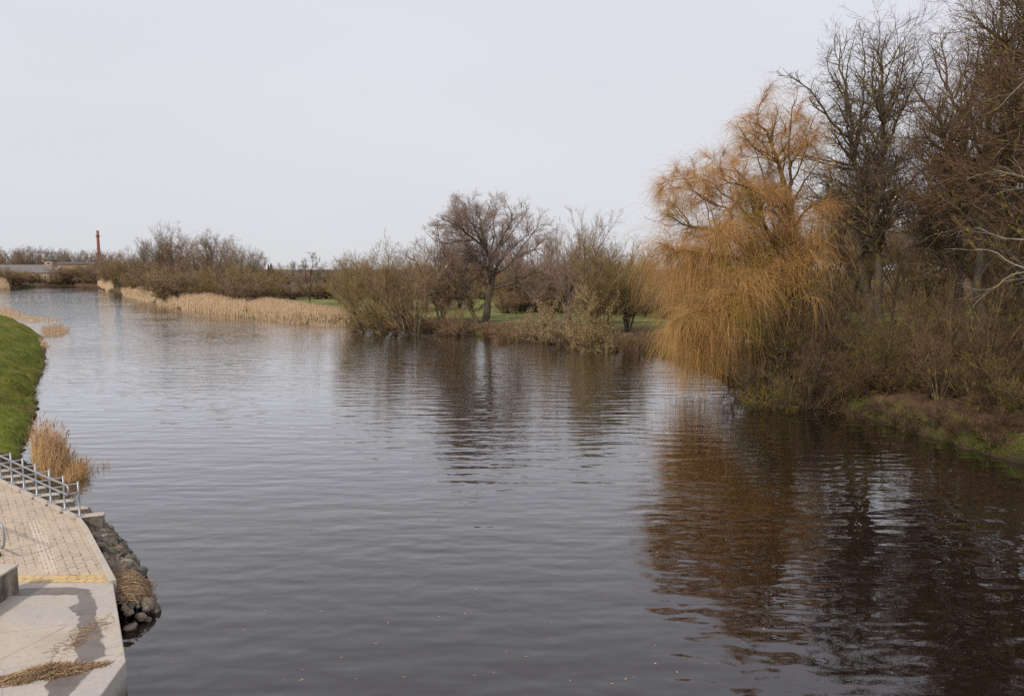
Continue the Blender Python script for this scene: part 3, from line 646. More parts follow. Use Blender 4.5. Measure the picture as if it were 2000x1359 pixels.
for gx in np.arange(lo_[0], hi_[0], .16):
    yy = np.linspace(lo_[1], hi_[1], 120); ok = inside(np.full(120, gx), yy, gpa); zz = mound(np.full(120, gx), yy) + .1
    for k in range(119):
        if ok[k] and ok[k + 1]: WP.append([(gx - gc[0], yy[k] - gc[1], zz[k]), (gx - gc[0], yy[k + 1] - gc[1], zz[k + 1])])
for gy in np.arange(lo_[1], hi_[1], .16):
    xx = np.linspace(lo_[0], hi_[0], 90); ok = inside(xx, np.full(90, gy), gpa); zz = mound(xx, np.full(90, gy)) + .1
    for k in range(89):
        if ok[k] and ok[k + 1]: WP.append([(xx[k] - gc[0], gy - gc[1], zz[k]), (xx[k + 1] - gc[0], gy - gc[1], zz[k + 1])])
MB().tubes(np.array(WP), np.full((len(WP), 2), .004), 3).build('wire_mesh', M['wire'], gb)
P, R = straws(2200, atz(256, 1145, .4), .55, 1.5, .14, .33, 33, z=.42); P[:, :, 2] += mound(P[:, :, 0], P[:, :, 1]) - .36; k_ = inside(P[:, 2, 0], P[:, 2, 1], gpa); P, R = P[k_], R[k_]
tag(MB().tubes(P, R, 3).build('reed_debris', M['straw']), 'tangle of dry reed stalks caught on top of the stone gabion', 'debris', None, 'stuff')
# reddish boulders on the bank below the railing
for k, (x, y, r_) in enumerate([(33, 951, .2), (63, 962, .27), (58, 970, .2), (90, 968, .26), (92, 976, .24), (112, 975, .2), (118, 986, .16), (134, 985, .2), (146, 994, .26), (142, 1004, .22), (126, 1002, .2), (70, 950, .2), (50, 940, .18), (20, 930, .22), (104, 985, .22), (160, 998, .24)]):
    p = atz(x, y, .3); o = bpy.data.objects.new('boulder', SM[k % 8].copy() if k < 8 else bpy.data.objects['boulder'].data); COL.objects.link(o)
    if k < 8: o.data.materials.clear(); o.data.materials.append(M['boulder'])
    else: o.data = bpy.data.meshes['stone'] if False else [q for q in COL.objects if q.name.startswith('boulder')][k - 8].data
    o.location = (p[0], p[1], .18); o.scale = (r_, r_, r_ * .9); o.rotation_euler = rg.random(3) * 6
    tag(o, 'reddish granite boulder on the bank below the railing posts', 'boulder', 'boulders between the railing and the river')

# ------------------------------------------------------------ reeds
def reeds(label, region, n, h, seed, r=.007, lean=.06, plume=.5, broken=0, zfun=None, hfun=None, pr=.02):
    """region: polygon in world xy; stems with drooping tops and feathery plumes"""
    rg = np.random.default_rng(seed); rp = np.array(region); lo, hi = rp.min(0), rp.max(0); X = np.empty((0, 2))
    while len(X) < n * 1.3:
        q = lo + (hi - lo) * rg.random((n * 3, 2)); X = np.concatenate([X, q[inside(q[:, 0], q[:, 1], rp)]])
    gp_ = wob(X[:, 0], X[:, 1], min(hi - lo) * .5 + .5, 20); X = X[gp_ > -.62] if lo[1] > 60 else X; X = X[:n]; n = len(X); z = np.maximum(ground(X[:, 0], X[:, 1])[0], -.5)
    ed_ = segdist(X[:, 0], X[:, 1], np.vstack([rp, rp[:1]])); wd_ = min(hi - lo); hh = h * rg.uniform(.7, 1.12, n) * (1 if hfun is None else hfun(X)) * (.7 + .3 * np.clip(ed_ / (wd_ * .16 + .05), 0, 1)) * (1 + .2 * wob(X[:, 0], X[:, 1], wd_ * .5 + .3, 3) + .12 * wob(X[:, 0], X[:, 1], wd_ * .15 + .2, 8))
    d = norm(np.stack([rg.normal(.02, lean, n), rg.normal(0, lean, n), np.ones(n)], 1))
    bk = rg.random(n) < broken; d[bk] = norm(d[bk] + np.stack([rg.normal(0, 1, bk.sum()), rg.normal(0, 1, bk.sum()), np.zeros(bk.sum())], 1)); hh[bk] *= .6
    P, = curve(rg, np.c_[X, z], d, hh, 5, .035, (0.012, 0, -.015)); va = rg.random(n)
    mb = MB().tubes(P, np.tile([1, 1, .9, .7, .4], (n, 1)) * r, 3, 0, va)
    k = rg.random(n) < plume; k &= ~bk; m = k.sum(); t_ = norm(P[k, -1] - P[k, -2])
    Q_, = curve(rg, P[k, -1] - t_ * .1, t_, rg.uniform(.2, .36, m), 4, .12, (.08, 0, -.08)); mb.tubes(Q_, np.tile([.3, 1, .8, .1], (m, 1)) * pr, 3, 1)
    # dead leaves along the stems
    nl = int(n * 1.2); i = rg.integers(0, n, nl); p0, T = interp(P, i, rg.uniform(.1, .85, nl)); dd = norm(T + rg.normal(size=(nl, 3)) * .45); Lf, = curve(rg, p0, dd, rg.uniform(.15, .4, nl), 3, .15, (0, 0, -.2))
    mb.tubes(Lf, np.tile([.8, 1, .2], (nl, 1)) * r, 3, 0)
    o = mb.build('reed_bed', [M['reed_gold'] if lo[1] < 60 else M['reed'], M['plume']]); return tag(o, label, 'reeds', None, 'stuff')
def pxreg(l, z=0): return [atz(x, y, z)[:2] for x, y in l]
reeds('tall tan reed clump standing in the water beyond the railing', pxreg([(66, 922), (78, 915), (110, 912), (130, 920), (135, 932), (100, 940), (72, 935)]), 1600, 2.05, 1, .0065, .085, .15, hfun=lambda X: np.interp(X[:, 0], [-18.6, -16.8], [1.1, .82]))
reeds('bent lower reeds trailing right of the tall reed clump', pxreg([(125, 925), (165, 915), (170, 928), (150, 940), (128, 942)]), 900, 1.25, 2, .0065, .2, .06, .35)
reeds('broken reed stalks lying low on the water at the clump tip', pxreg([(165, 916), (215, 902), (222, 906), (200, 916), (170, 930)]), 260, .8, 3, .006, .4, .03, .7)
reeds('thin reed fringe in the water beyond the grass slope', pxreg([(-20, 608), (20, 610), (60, 621), (118, 625), (118, 628), (50, 628), (-20, 618)]), 1500, 2.0, 4, .012, .08, .3, hfun=lambda X: np.interp(X[:, 0], [-90, -68], [1.1, .45]))
reeds('low pinkish reeds beside the grass slope where it meets the river', pxreg([(80, 645), (128, 643), (136, 647), (122, 653), (84, 656)]), 900, 1.2, 5, .01, .09, .3, hfun=lambda X: np.interp(X[:, 0], [-55, -50], [1.1, .6]))
reeds('flattened straw coloured sedge mound at the foot of the grass slope', pxreg([(76, 668), (112, 672), (120, 677), (104, 681), (82, 683)]), 900, .45, 6, .01, .4, .0, .4)
reeds('small reed patch on the far left shore', pxreg([(-15, 561), (8, 560), (20, 565), (-10, 567)]), 900, 4.0, 7, .035, .08, .3, pr=.05)
reeds('tall tan reed bed left of the dark stump on the far bank', pxreg([(345, 601), (375, 590), (455, 600), (480, 606), (480, 620), (440, 616), (400, 611), (360, 606)]), 8000, 1.85, 8, .016, .05, .2, pr=.025)
reeds('long tan reed bed right of the dark stump on the far bank', pxreg([(474, 619), (480, 605), (560, 612), (650, 622), (690, 634), (676, 637), (640, 637), (560, 632), (500, 623)]), 9500, 1.65, 9, .014, .05, .2, hfun=lambda X: np.interp(X[:, 0], [-52, -28], [1.12, .72]), pr=.022)
reeds('low dry reeds at the foot of the brown scrub on the far bank', pxreg([(236, 574), (262, 573), (330, 588), (352, 604), (300, 593), (245, 579)]), 5000, 2.1, 10, .025, .1, .3, pr=.04)
reeds('pale reed patch left of the overhanging bush on the far bank', pxreg([(190, 562), (210, 560), (222, 570), (210, 570)]), 1200, 3.4, 12, .035, .08, .2, pr=.05)

# ------------------------------------------------------------ the weeping willow
def pxl(Y0, *pts): return [aty(x, y, Y0 + dy) for x, y, dy in pts]
rg = np.random.default_rng(100); WY = 51.0
base = aty(1556, 752, WY); wl = [
 (pxl(WY, (1556, 760, 0), (1560, 680, 0), (1556, 600, 0), (1557, 551, .2), (1546, 452, 0), (1541, 372, .3), (1525, 320, .4), (1508, 287, .5), (1492, 259, .2), (1471, 238, 0)), .42, .04),
 (pxl(WY, (1550, 690, 0), (1530, 600, .3), (1501, 535, .8), (1454, 490, 1.2), (1428, 461, 1.5), (1395, 447, 1.4), (1351, 445, 1), (1318, 431, .6), (1292, 418, .3)), .24, .02),
 (pxl(WY, (1431, 462, 1.4), (1429, 430, 1.2), (1428, 408, 1), (1398, 402, .8), (1370, 388, .4), (1345, 360, 0)), .10, .015),
 (pxl(WY, (1545, 620, 0), (1535, 520, -1), (1511, 461, -1.6), (1482, 438, -2), (1488, 405, -2), (1475, 379, -2.2), (1445, 355, -2.4), (1405, 362, -2.8)), .20, .02),
 (pxl(WY, (1546, 452, 0), (1530, 440, -.6), (1511, 410, -1), (1492, 385, -1.2), (1475, 374, -1.4)), .09, .02),
 (pxl(WY, (1541, 372, 0), (1520, 362, .8), (1492, 372, 1.6), (1465, 372, 2), (1430, 350, 2.5), (1400, 325, 3)), .09, .015),
 (pxl(WY, (1543, 400, 0), (1544, 339, 0), (1540, 278, -.4), (1546, 215, -.8), (1556, 190, -1)), .12, .02),
 (pxl(WY, (1540, 330, 0), (1570, 280, 1), (1590, 230, 1.5), (1600, 215, 2)), .07, .015),
 (pxl(WY, (1520, 560, 0), (1454, 508, -1.6), (1407, 497, -2.2), (1355, 494, -2.8), (1312, 485, -3), (1290, 474, -3)), .15, .02),
 (pxl(WY, (1540, 620, -.3), (1511, 565, -1.4), (1460, 560, -2), (1417, 579, -2.4), (1384, 597, -2.6), (1360, 630, -2.6)), .13, .02),
 (pxl(WY, (1540, 600, .5), (1480, 540, 2), (1420, 520, 3), (1370, 530, 3.5), (1325, 550, 3.6)), .13, .02),
 (pxl(WY, (1555, 560, 0), (1572, 500, 1.5), (1585, 450, 2.5), (1592, 420, 3)), .12, .02),
 (pxl(WY, (1550, 640, 0), (1500, 600, -2.6), (1440, 590, -3.8), (1400, 610, -4.4), (1350, 600, -4.6), (1312, 640, -4.6)), .14, .02),
 (pxl(WY, (1548, 560, 0), (1510, 470, 1.4), (1460, 420, 2.2), (1410, 370, 2.6), (1370, 345, 2.8), (1320, 350, 2.8)), .13, .02),
 (pxl(WY, (1530, 470, 0), (1500, 420, 1), (1490, 340, 1.4), (1480, 300, 1.4), (1460, 270, 1.2)), .09, .015),
 (pxl(WY, (1525, 320, .4), (1500, 300, -1), (1470, 290, -2), (1450, 260, -2.2), (1440, 240, -2)), .07, .012),
 (pxl(WY, (1541, 372, .3), (1560, 330, -1), (1575, 290, -2), (1585, 250, -2.5)), .07, .012),
 (pxl(WY, (1475, 379, -2.2), (1450, 340, -2), (1420, 330, -2), (1390, 330, -2)), .06, .012),
 (pxl(WY, (1398, 402, .8), (1370, 380, -1), (1330, 365, -2), (1300, 370, -2.5)), .06, .012),
 (pxl(WY, (1351, 445, 1), (1330, 410, 2), (1300, 390, 2.5), (1285, 395, 3)), .06, .012),
 (pxl(WY, (1508, 287, .5), (1510, 250, 1.5), (1520, 215, 2), (1510, 200, 2)), .07, .012),
]
P0, R0 = limbs(wl, 18, rg, .03)
P1, R1 = grow(rg, P0, R0, 300, .3, 1, 52, 14, .40, .8, 3.6, 8, .16, (.015, 0, .07), .5, .012, .78)
P2, R2 = grow(rg, P1, R1, 1500, .15, 1, 42, 14, .6, .6, 1.9, 6, .18, (0, 0, .03), .6, .007, .4)
WXR, WXL = aty(1598, 400, 51)[0], aty(1286, 400, 51)[0]
def strands(rg, P, R, n, lmin, lmax, droop, tip=.0028):
    wt_ = rg.exponential(1, len(P)) ** 1.5; i = rg.choice(len(P), n, p=wt_ / wt_.sum()); tt = rg.random(n) ** .8; p0, T = interp(P, i, tt)
    kk = (p0[:, 0] < WXR) & (p0[:, 0] > WXL); p0, T = p0[kk], T[kk]; n = len(p0); d = norm(T + rg.normal(size=(n, 3)) * .5 + (0, 0, .2)); L_ = rg.uniform(lmin, lmax, n)
    L_ = np.minimum(L_, np.maximum(p0[:, 2] + .6, .4)); Pc, = curve(rg, p0, d, L_, 9, .17, (0, 0, -droop)); Pc[:, :, 2] = np.maximum(Pc[:, :, 2], .06)
    return Pc, np.tile(np.linspace(1, .45, 9), (n, 1)) * (tip * 2)
zc = P2[:, 0, 2]
hi_i = zc > 9.0; lo_i = zc <= 10.5
S1, T1 = strands(rg, P2[hi_i], R2[hi_i], 21000, .5, 2.0, .20, .0026)
S2, T2 = strands(rg, P2[lo_i], R2[lo_i], 6500, .9, 4.6, .32, .003)
S3, T3 = strands(rg, P0[[8, 9, 10, 12, 1]][:, 8:], R0[[8, 9, 10, 12, 1]], 2200, 1.2, 5.0, .32, .0032)
wt = thing('weeping_willow', 'big weeping willow with golden orange hanging shoots leaning over the river', 'tree', (base[0], base[1], .9)); l0 = np.array([base[0], base[1], .9])
MB().tubes(P0 - l0, R0, 9).build('trunk', M['willow_bark'], wt)
S4, T4 = strands(rg, P0[[9, 12]][:, 5:], R0[[9, 12]], 1300, 4.5, 8.0, .5, .0032)
mb = MB(); mb.tubes(S4 - l0, T4, 3, 1).tubes(P1 - l0, R1, 5, 0).tubes(P2 - l0, R2, 3, 1).tubes(S1 - l0, T1, 3, 2).tubes(S2 - l0, T2, 3, 1).tubes(S3 - l0, T3, 3, 1)
mb.build('crown', [M['willow_bark'], M['willow_twig'], M['willow_top']], wt)

# ------------------------------------------------------------ the round bare willow on the middle bank
rg = np.random.default_rng(101); MY = 99.0
cl = [
 (pxl(MY, (942, 650, 0), (950, 600, 0), (958, 565, 0), (960, 545, 0), (957, 520, 0), (955, 495, 0), (948, 475, .5), (938, 455, 1), (940, 430, .5), (932, 415, 0)), .48, .04),
 (pxl(MY, (956, 497, 0), (945, 482, -1.5), (928, 468, -3), (905, 445, -4), (880, 430, -5), (872, 428, -6)), .18, .02),
 (pxl(MY, (960, 540, 0), (985, 520, -1.5), (1005, 500, -2.5), (1030, 490, -3), (1045, 470, -3.5), (1052, 458, -4)), .19, .02),
 (pxl(MY, (957, 510, 0), (975, 480, 2), (995, 455, 3), (1010, 425, 4), (1018, 418, 4)), .13, .02),
 (pxl(MY, (955, 495, 0), (965, 460, 2), (960, 430, 3), (970, 405, 3), (955, 405, 3)), .11, .02),
 (pxl(MY, (962, 565, 0), (990, 553, -2), (1015, 545, -3), (1040, 520, -4), (1060, 500, -4)), .14, .02),
 (pxl(MY, (938, 450, 1), (915, 425, 2), (900, 400, 3), (892, 405, 3)), .09, .02),
 (pxl(MY, (925, 468, -3), (900, 470, -4), (880, 478, -5), (860, 470, -6), (845, 455, -6)), .13, .02),
 (pxl(MY, (1000, 500, -2.5), (1020, 470, 1), (1035, 445, 3), (1050, 435, 4)), .12, .02),
 (pxl(MY, (957, 505, 0), (930, 490, 3), (905, 470, 5), (880, 455, 6)), .15, .02),
 (pxl(MY, (960, 530, 0), (990, 490, 1), (1015, 462, 1.5), (1045, 445, 1)), .13, .02),
 (pxl(MY, (958, 500, 0), (985, 450, -2), (995, 420, -3), (985, 400, -3)), .12, .02),
 (pxl(MY, (952, 490, 0), (925, 440, -2), (905, 410, -2), (895, 408, -2)), .11, .02),
 (pxl(MY, (948, 480, 0), (925, 455, -3), (895, 440, -4), (862, 440, -5)), .11, .02),
]
P0, R0 = limbs(cl, 16, rg, .03)
P1, R1 = grow(rg, P0, R0, 170, .3, 1, 42, 12, .42, 1.2, 4.6, 8, .10, (0, 0, .05), .45, .02, .6)
P2, R2 = grow(rg, P1, R1, 900, .15, 1, 38, 12, .6, .8, 2.8, 6, .10, (0, 0, .06), .55, .010, .3)
P3, R3 = grow(rg, P2, R2, 7000, .1, 1, 34, 12, .6, .5, 1.7, 4, .09, (0, 0, .05), .6, .007, .3)
P4, R4 = grow(rg, P3, R3, 26000, .1, 1, 28, 10, .7, .3, 1.1, 3, .08, (0, 0, .05), .7, .005, .2)
finish('bare_willow', 'tall round crowned bare tree rising above the middle of the far bank', 'tree', (*aty(942, 645, MY)[:2], 1.0), P0, R0, [(P1, R1, 5, 0), (P2, R2, 4, 1), (P3, R3, 3, 1), (P4, R4, 3, 1)], [M['bark_mid'], M['bark_mid'], M['twig_crown']]).scale = (1.13, 1.1, 1.0)

# ------------------------------------------------------------ tall park trees on the right
def hero(seed, name, label, Y, lst, basepx, n=(120, 640, 2700, 5600), ref=(3.2, .05), lmax=6.0, mats=('bark_dark', 'bark_lichen', 'twig_grey'), t0=.3):
    rg = np.random.default_rng(seed); P0, R0 = limbs(lst, 18, rg, .03)
    P1, R1 = grow(rg, P0, R0, n[0], t0, 1, 46, 12, .36, .8, lmax, 8, .13, (0, 0, ref[1]), .62, .016, .72)
    P2, R2 = grow(rg, P1, R1, n[1], .12, 1, 44, 14, .62, .5, 3.0, 6, .18, (0, 0, .05), .6, .009, .3)
    P3, R3 = grow(rg, P2, R2, n[2], .1, 1, 42, 14, .65, .35, 1.5, 5, .2, (0, 0, .05), .6, .0065, .3)
    P4, R4 = grow(rg, P3, R3, n[3], .1, 1, 38, 14, .6, .2, .7, 3, .2, (0, 0, .04), .8, .0045, .2)
    b = aty(*basepx, Y)
    return finish(name, label, 'tree', (b[0], b[1], 1.15), P0, R0, [(P1, R1, 5, 0), (P2, R2, 4, 0), (P3, R3, 3, 1), (P4, R4, 3, 1)], [M[m] for m in mats], ts=10)
Y = 60.0
hero(201, 'park_tree', 'tall bare tree right behind the willow with a straight trunk and long left limbs', Y, [
 (pxl(Y, (1706, 700, 0), (1697, 600, 0), (1684, 500, 0), (1677, 405, 0), (1675, 331, 0), (1671, 276, 0), (1656, 202, .3), (1647, 165, .5), (1636, 92, .5)), .36, .03),
 (pxl(Y, (1673, 300, 0), (1667, 280, 0), (1640, 255, -1), (1621, 235, -1.5), (1599, 199, -2), (1562, 158, -2.5), (1540, 145, -3)), .12, .015),
 (pxl(Y, (1682, 420, 0), (1680, 386, 0), (1647, 357, 1), (1610, 344, 2), (1574, 335, 2.5), (1540, 324, 3)), .11, .015),
 (pxl(Y, (1678, 370, 0), (1673, 331, 0), (1655, 294, -1), (1629, 276, -2), (1592, 254, -3)), .09, .015),
 (pxl(Y, (1684, 440, 0), (1670, 415, -1), (1629, 392, -2), (1592, 395, -3), (1566, 410, -4)), .10, .015),
 (pxl(Y, (1672, 290, 0), (1680, 240, 1), (1685, 190, 2), (1690, 120, 2.5), (1684, 75, 2.5)), .13, .02),
 (pxl(Y, (1660, 220, 0), (1650, 150, -1), (1662, 100, -1.5), (1670, 70, -1.5)), .08, .015),
 (pxl(Y, (1676, 350, 0), (1695, 300, 2), (1715, 262, 3), (1735, 215, 3.5)), .08, .015),
 (pxl(Y, (1658, 205, 0), (1630, 160, 2), (1610, 120, 3), (1625, 90, 3)), .07, .012)], (1706, 695))
Y = 57.5
hero(202, 'park_tree', 'tall bare twin topped tree standing just right of the straight trunk', Y, [
 (pxl(Y, (1722, 705, 0), (1714, 600, 0), (1711, 500, 0), (1711, 423, 0), (1721, 350, 0), (1728, 276, 0), (1728, 221, 0), (1717, 170, .5), (1722, 110, .5), (1728, 70, .5)), .34, .03),
 (pxl(Y, (1726, 300, 0), (1744, 255, 1), (1757, 221, 1.5), (1772, 191, 2), (1805, 129, 2.5), (1815, 100, 3)), .13, .015),
 (pxl(Y, (1714, 400, 0), (1740, 340, -1), (1770, 290, -2), (1800, 280, -3), (1830, 282, -3)), .10, .015),
 (pxl(Y, (1728, 260, 0), (1715, 215, -2), (1702, 160, -2.5), (1705, 110, -3), (1712, 80, -3)), .11, .015),
 (pxl(Y, (1727, 240, 0), (1750, 190, -2), (1765, 130, -2.5), (1770, 75, -3)), .10, .015),
 (pxl(Y, (1712, 430, 0), (1690, 370, 2), (1695, 330, 3), (1700, 290, 3)), .08, .015),
 (pxl(Y, (1712, 470, 0), (1750, 420, 1), (1790, 410, 2), (1820, 440, 2.5)), .10, .015)], (1722, 700))
Y = 55.0
hero(203, 'park_tree', 'tall forked bare tree between the twin topped tree and the dense wood', Y, [
 (pxl(Y, (1880, 720, 0), (1874, 600, 0), (1868, 500, 0), (1868, 368, 0), (1846, 257, 0), (1820, 221, .5), (1794, 184, 1), (1780, 150, 1)), .34, .02),
 (pxl(Y, (1868, 368, 0), (1880, 300, 0), (1890, 221, -.5), (1864, 206, -1), (1850, 177, -1), (1848, 120, -1), (1835, 75, -1)), .2, .02),
 (pxl(Y, (1886, 260, 0), (1895, 191, 1), (1908, 150, 1.5), (1912, 90, 2), (1905, 50, 2)), .14, .015),
 (pxl(Y, (1868, 400, 0), (1840, 330, 2), (1800, 290, 3), (1770, 260, 3)), .12, .015),
 (pxl(Y, (1866, 190, 0), (1880, 150, .5), (1895, 110, 1), (1885, 60, 1)), .09, .012),
 (pxl(Y, (1850, 177, -1), (1830, 130, -1.5), (1820, 90, -2)), .07, .012),
 (pxl(Y, (1869, 450, 0), (1830, 400, -2), (1800, 380, -3), (1760, 385, -3)), .12, .015)], (1880, 712))
Y = 49.0
hero(204, 'park_tree', 'tall dark bare tree near the right picture edge reaching the top of the frame', Y, [
 (pxl(Y, (1918, 740, 0), (1912, 600, 0), (1908, 500, 0), (1927, 331, 0), (1930, 220, 0), (1941, 110, 0), (1950, 0, 0), (1955, -60, 0)), .32, .03),
 (pxl(Y, (1910, 480, 0), (1935, 400, 1), (1965, 320, 2), (1985, 230, 3), (1990, 100, 3), (1985, 20, 3)), .2, .02),
 (pxl(Y, (1927, 331, 0), (1905, 280, -2), (1890, 200, -2.5), (1888, 130, -3)), .12, .015),
 (pxl(Y, (1930, 230, 0), (1955, 170, 1), (1975, 100, 2), (1980, 40, 2)), .12, .015),
 (pxl(Y, (1910, 450, 0), (1880, 420, -1), (1850, 390, -2), (1830, 400, -3)), .12, .015),
 (pxl(Y, (1910, 540, 0), (1960, 480, 0), (2000, 440, 1), (2040, 400, 1)), .13, .015)], (1918, 735), n=(110, 620, 2900, 6500), mats=('bark_dark', 'bark_lichen', 'twig_red'))
Y = 42.0
hero(205, 'park_tree', 'dense reddish bare tree cut by the right picture edge', Y, [
 (pxl(Y, (2030, 780, 0), (2020, 600, 0), (2010, 400, 0), (2020, 200, 0), (2010, 0, 0), (2000, -120, 0)), .32, .04),
 (pxl(Y, (2015, 500, 0), (1980, 400, 1), (1965, 300, 1), (1955, 180, 1), (1960, 60, 1), (1950, -20, 1)), .18, .02),
 (pxl(Y, (2012, 350, 0), (1985, 270, -1), (1975, 180, -1.5), (1985, 60, -2)), .12, .015),
 (pxl(Y, (2018, 560, 0), (1990, 520, -2), (1950, 480, -3), (1920, 470, -3)), .10, .015),
 (pxl(Y, (2015, 250, 0), (2040, 150, 1), (2050, 0, 1)), .12, .015)], (2030, 770), n=(150, 1000, 5500, 12000), mats=('bark_dark', 'bark_lichen', 'twig_red'))
# nearer tree outside the right edge whose pale shoots reach into the picture
Y = 27.0; rg = np.random.default_rng(206)
P0, R0 = limbs([(pxl(Y, (2220, 1000, 0), (2200, 800, 0), (2190, 500, 0), (2180, 300, 0), (2190, 100, 0)), .2, .04),
 (pxl(Y, (2190, 620, 0), (2100, 570, -.5), (2010, 535, -1), (1960, 500, -1.2), (1905, 482, -1.2)), .05, .006), (pxl(Y, (2190, 520, 0), (2080, 480, 0), (2000, 470, .3), (1950, 462, .3), (1900, 440, .3)), .04, .005),
 (pxl(Y, (2185, 400, 0), (2090, 330, .5), (2010, 150, .5), (1985, 175, .5), (1925, 225, .6)), .03, .005), (pxl(Y, (2190, 640, 0), (2080, 560, 1), (2000, 520, 1), (1930, 570, 1), (1890, 562, 1)), .035, .005),
 (pxl(Y, (2190, 450, 0), (2080, 380, -1), (2010, 350, -1), (1940, 330, -1)), .035, .005), (pxl(Y, (2190, 250, 0), (2080, 120, 0), (2010, 40, 0), (1950, 10, 0)), .035, .005)], 18, rg, .03)
P1, R1 = grow(rg, P0[1:], R0[1:], 34, .35, 1, 28, 8, .3, .4, 1.3, 7, .1, (-.03, 0, -.02), .5, .004, .3, side=(-.3, 0, 0)); P2, R2 = grow(rg, P1, R1, 120, .2, 1, 30, 10, .5, .2, .6, 4, .12, (0, 0, .02), .6, .003)
finish('pale_tree', 'near tree at the right edge with pale bare shoots reaching into view', 'tree', (*aty(2220, 1000, Y)[:2], .8), P0, R0, [(P1, R1, 5, 0), (P2, R2, 3, 1)], [M['twig_pale']] * 3, ts=7)

# background park trees behind: three seeds, copied
protos = []
for k, (h, seed) in enumerate([(19, 301), (17, 302), (15, 303)]):
    rg = np.random.default_rng(seed); P0, R0, lv = stems_tree(rg, h, 46, 380, 2600, 9000, .24, n_trunk=1 + (k == 2), fork=4, twig_r=.010, tl=.9, ang=50)
    protos.append((P0, R0, lv))
def make_proto(i, name, label, cat, mats, group, loc, rz=0.0, sc=1.0):
    P0, R0, lv = protos[i]; r = finish(name, label, cat, (0, 0, 0), P0, R0, lv, [M[m] for m in mats], group)
    r.location = tuple(loc); r.rotation_euler = (0, 0, rz); r.scale = (sc,) * 3; return r
BG = [(1620, 72, 0, .82), (1655, 86, 1, .9), (1700, 95, 2, 1), (1745, 78, 1, .85), (1770, 92, 0, .8), (1805, 78, 2, .75), (1830, 84, 0, .8), (1860, 98, 1, .9), (1895, 76, 1, .75), (1925, 82, 2, .95), (1955, 70, 0, .85),
      (1985, 76, 1, 1.0), (1945, 98, 0, 1.0), (1760, 110, 2, 1.1), (1680, 112, 0, 1), (1600, 104, 1, .9), (2010, 58, 2, 1.1), (2040, 70, 0, 1.1), (1580, 84, 2, .7), (1560, 120, 1, .9), (1500, 125, 2, .85), (1440, 122, 0, .8), (1380, 128, 1, .75), (1320, 130, 2, .7)]
first = {}; rg = np.random.default_rng(44)
LB = 'bare park tree in the dense wood behind the tall right bank trees'
for x, Yb, k, s_ in BG:
    p = aty(x, 600, Yb); loc = (p[0], Yb, 1.1); rz = rg.random() * 6.28
    if k not in first: first[k] = make_proto(k, 'park_tree', LB, 'tree', [('bark_dark', 'bark_lichen', 'twig_red'), ('bark_dark', 'bark_dark', 'twig_brown'), ('bark_dark', 'bark_lichen', 'twig_olive')][k], 'bare trees of the wood behind the right bank', loc, rz, s_)
    else: dup(first[k], loc, rz, s_)

# understorey shrubs on the right bank
shr = []
for k, (h, seed, mats, kw) in enumerate([(3.4, 401, ('bark_lichen', 'bark_lichen', 'twig_dark'), dict(n=14, fan=1.0, n2=140, n3=1100, n4=1500)), (2.8, 402, ('bark_lichen', 'bark_lichen', 'twig_dolive'), dict(n=13, fan=1.3, n2=130, n3=1000, n4=1300, wig=.2)),
                              (4.5, 403, ('bark_dark', 'bark_dark', 'twig_dark'), dict(n=13, fan=.8, n2=140, n3=1100, n4=1600)), (2.0, 404, ('twig_red', 'twig_dark', 'twig_dark'), dict(n=18, fan=1.5, n2=150, n3=1200, n4=1200, wig=.22, droop=.06))]):
    P0, R0, lv = shrub(np.random.default_rng(seed), h, twig_r=.006, up=.02, tl=.8, **kw)
    shr.append(finish('bank_shrub', 'tangled bare shrub on the right bank', 'shrub', (0, 0, 0), P0, R0, lv, [M[m] for m in mats], 'tangled shrubs along the right bank', ts=5, tname='stems'))
SH = [(1490, 750, 0, 1.4), (1520, 757, 1, 1.5), (1545, 762, 2, 1.3), (1572, 760, 0, 1.3), (1505, 738, 2, 1.5), (1460, 738, 0, 1.0), (1475, 745, 3, 1.2), (1535, 742, 1, 1.6), (1590, 750, 2, 1.0), (1560, 732, 0, 1.4), (1582, 770, 3, .8),
      (1620, 758, 1, .9), (1655, 768, 0, .8), (1670, 745, 2, .7), (1700, 770, 3, .9), (1735, 772, 1, .8), (1760, 745, 3, .9), (1785, 775, 0, .9), (1820, 780, 3, .9), (1840, 750, 0, .9), (1870, 782, 1, .9), (1900, 800, 0, .9), (1930, 775, 1, 1.0),
      (1955, 815, 3, .9), (1975, 790, 0, 1.1), (2005, 820, 1, 1.1), (2030, 790, 0, 1.2), (1610, 720, 3, .8), (1690, 715, 1, .7), (1770, 712, 3, .8), (1850, 718, 1, .8), (1920, 728, 3, .9), (1985, 735, 1, .9), (1640, 735, 2, .9), (1720, 735, 0, .8), (1800, 730, 2, .7), (1880, 745, 2, .8), (1945, 750, 0, .9),
      (1640, 690, 3, 1.1), (1740, 688, 1, 1.0), (1830, 692, 3, 1.1), (1910, 700, 0, .9), (1590, 705, 0, 1.2), (1990, 705, 3, 1.2)]
side = ['low', 'spreading', 'thick', 'leaning']; used = set()
for i, (x, y, k, s_) in enumerate(SH):
    p = atz(x, y, 1.0); loc = (p[0], p[1], gz(p[0], p[1]) - .05); rz = rg.random() * 6.28
    lb = ['reddish brown tangled shrub beneath the bare trees on the right bank', 'olive twigged lichen covered shrub beneath the bare trees on the right bank', 'tall upright brown shrub beneath the bare trees on the right bank', 'low reddish bramble thicket beneath the bare trees on the right bank'][k]
    if k not in used: used.add(k); r = shr[k]; r.location = loc; r.rotation_euler = (0, 0, rz); r.scale = (s_,) * 3; r['label'] = lb
    else: r = dup(shr[k], loc, rz, s_, lb)

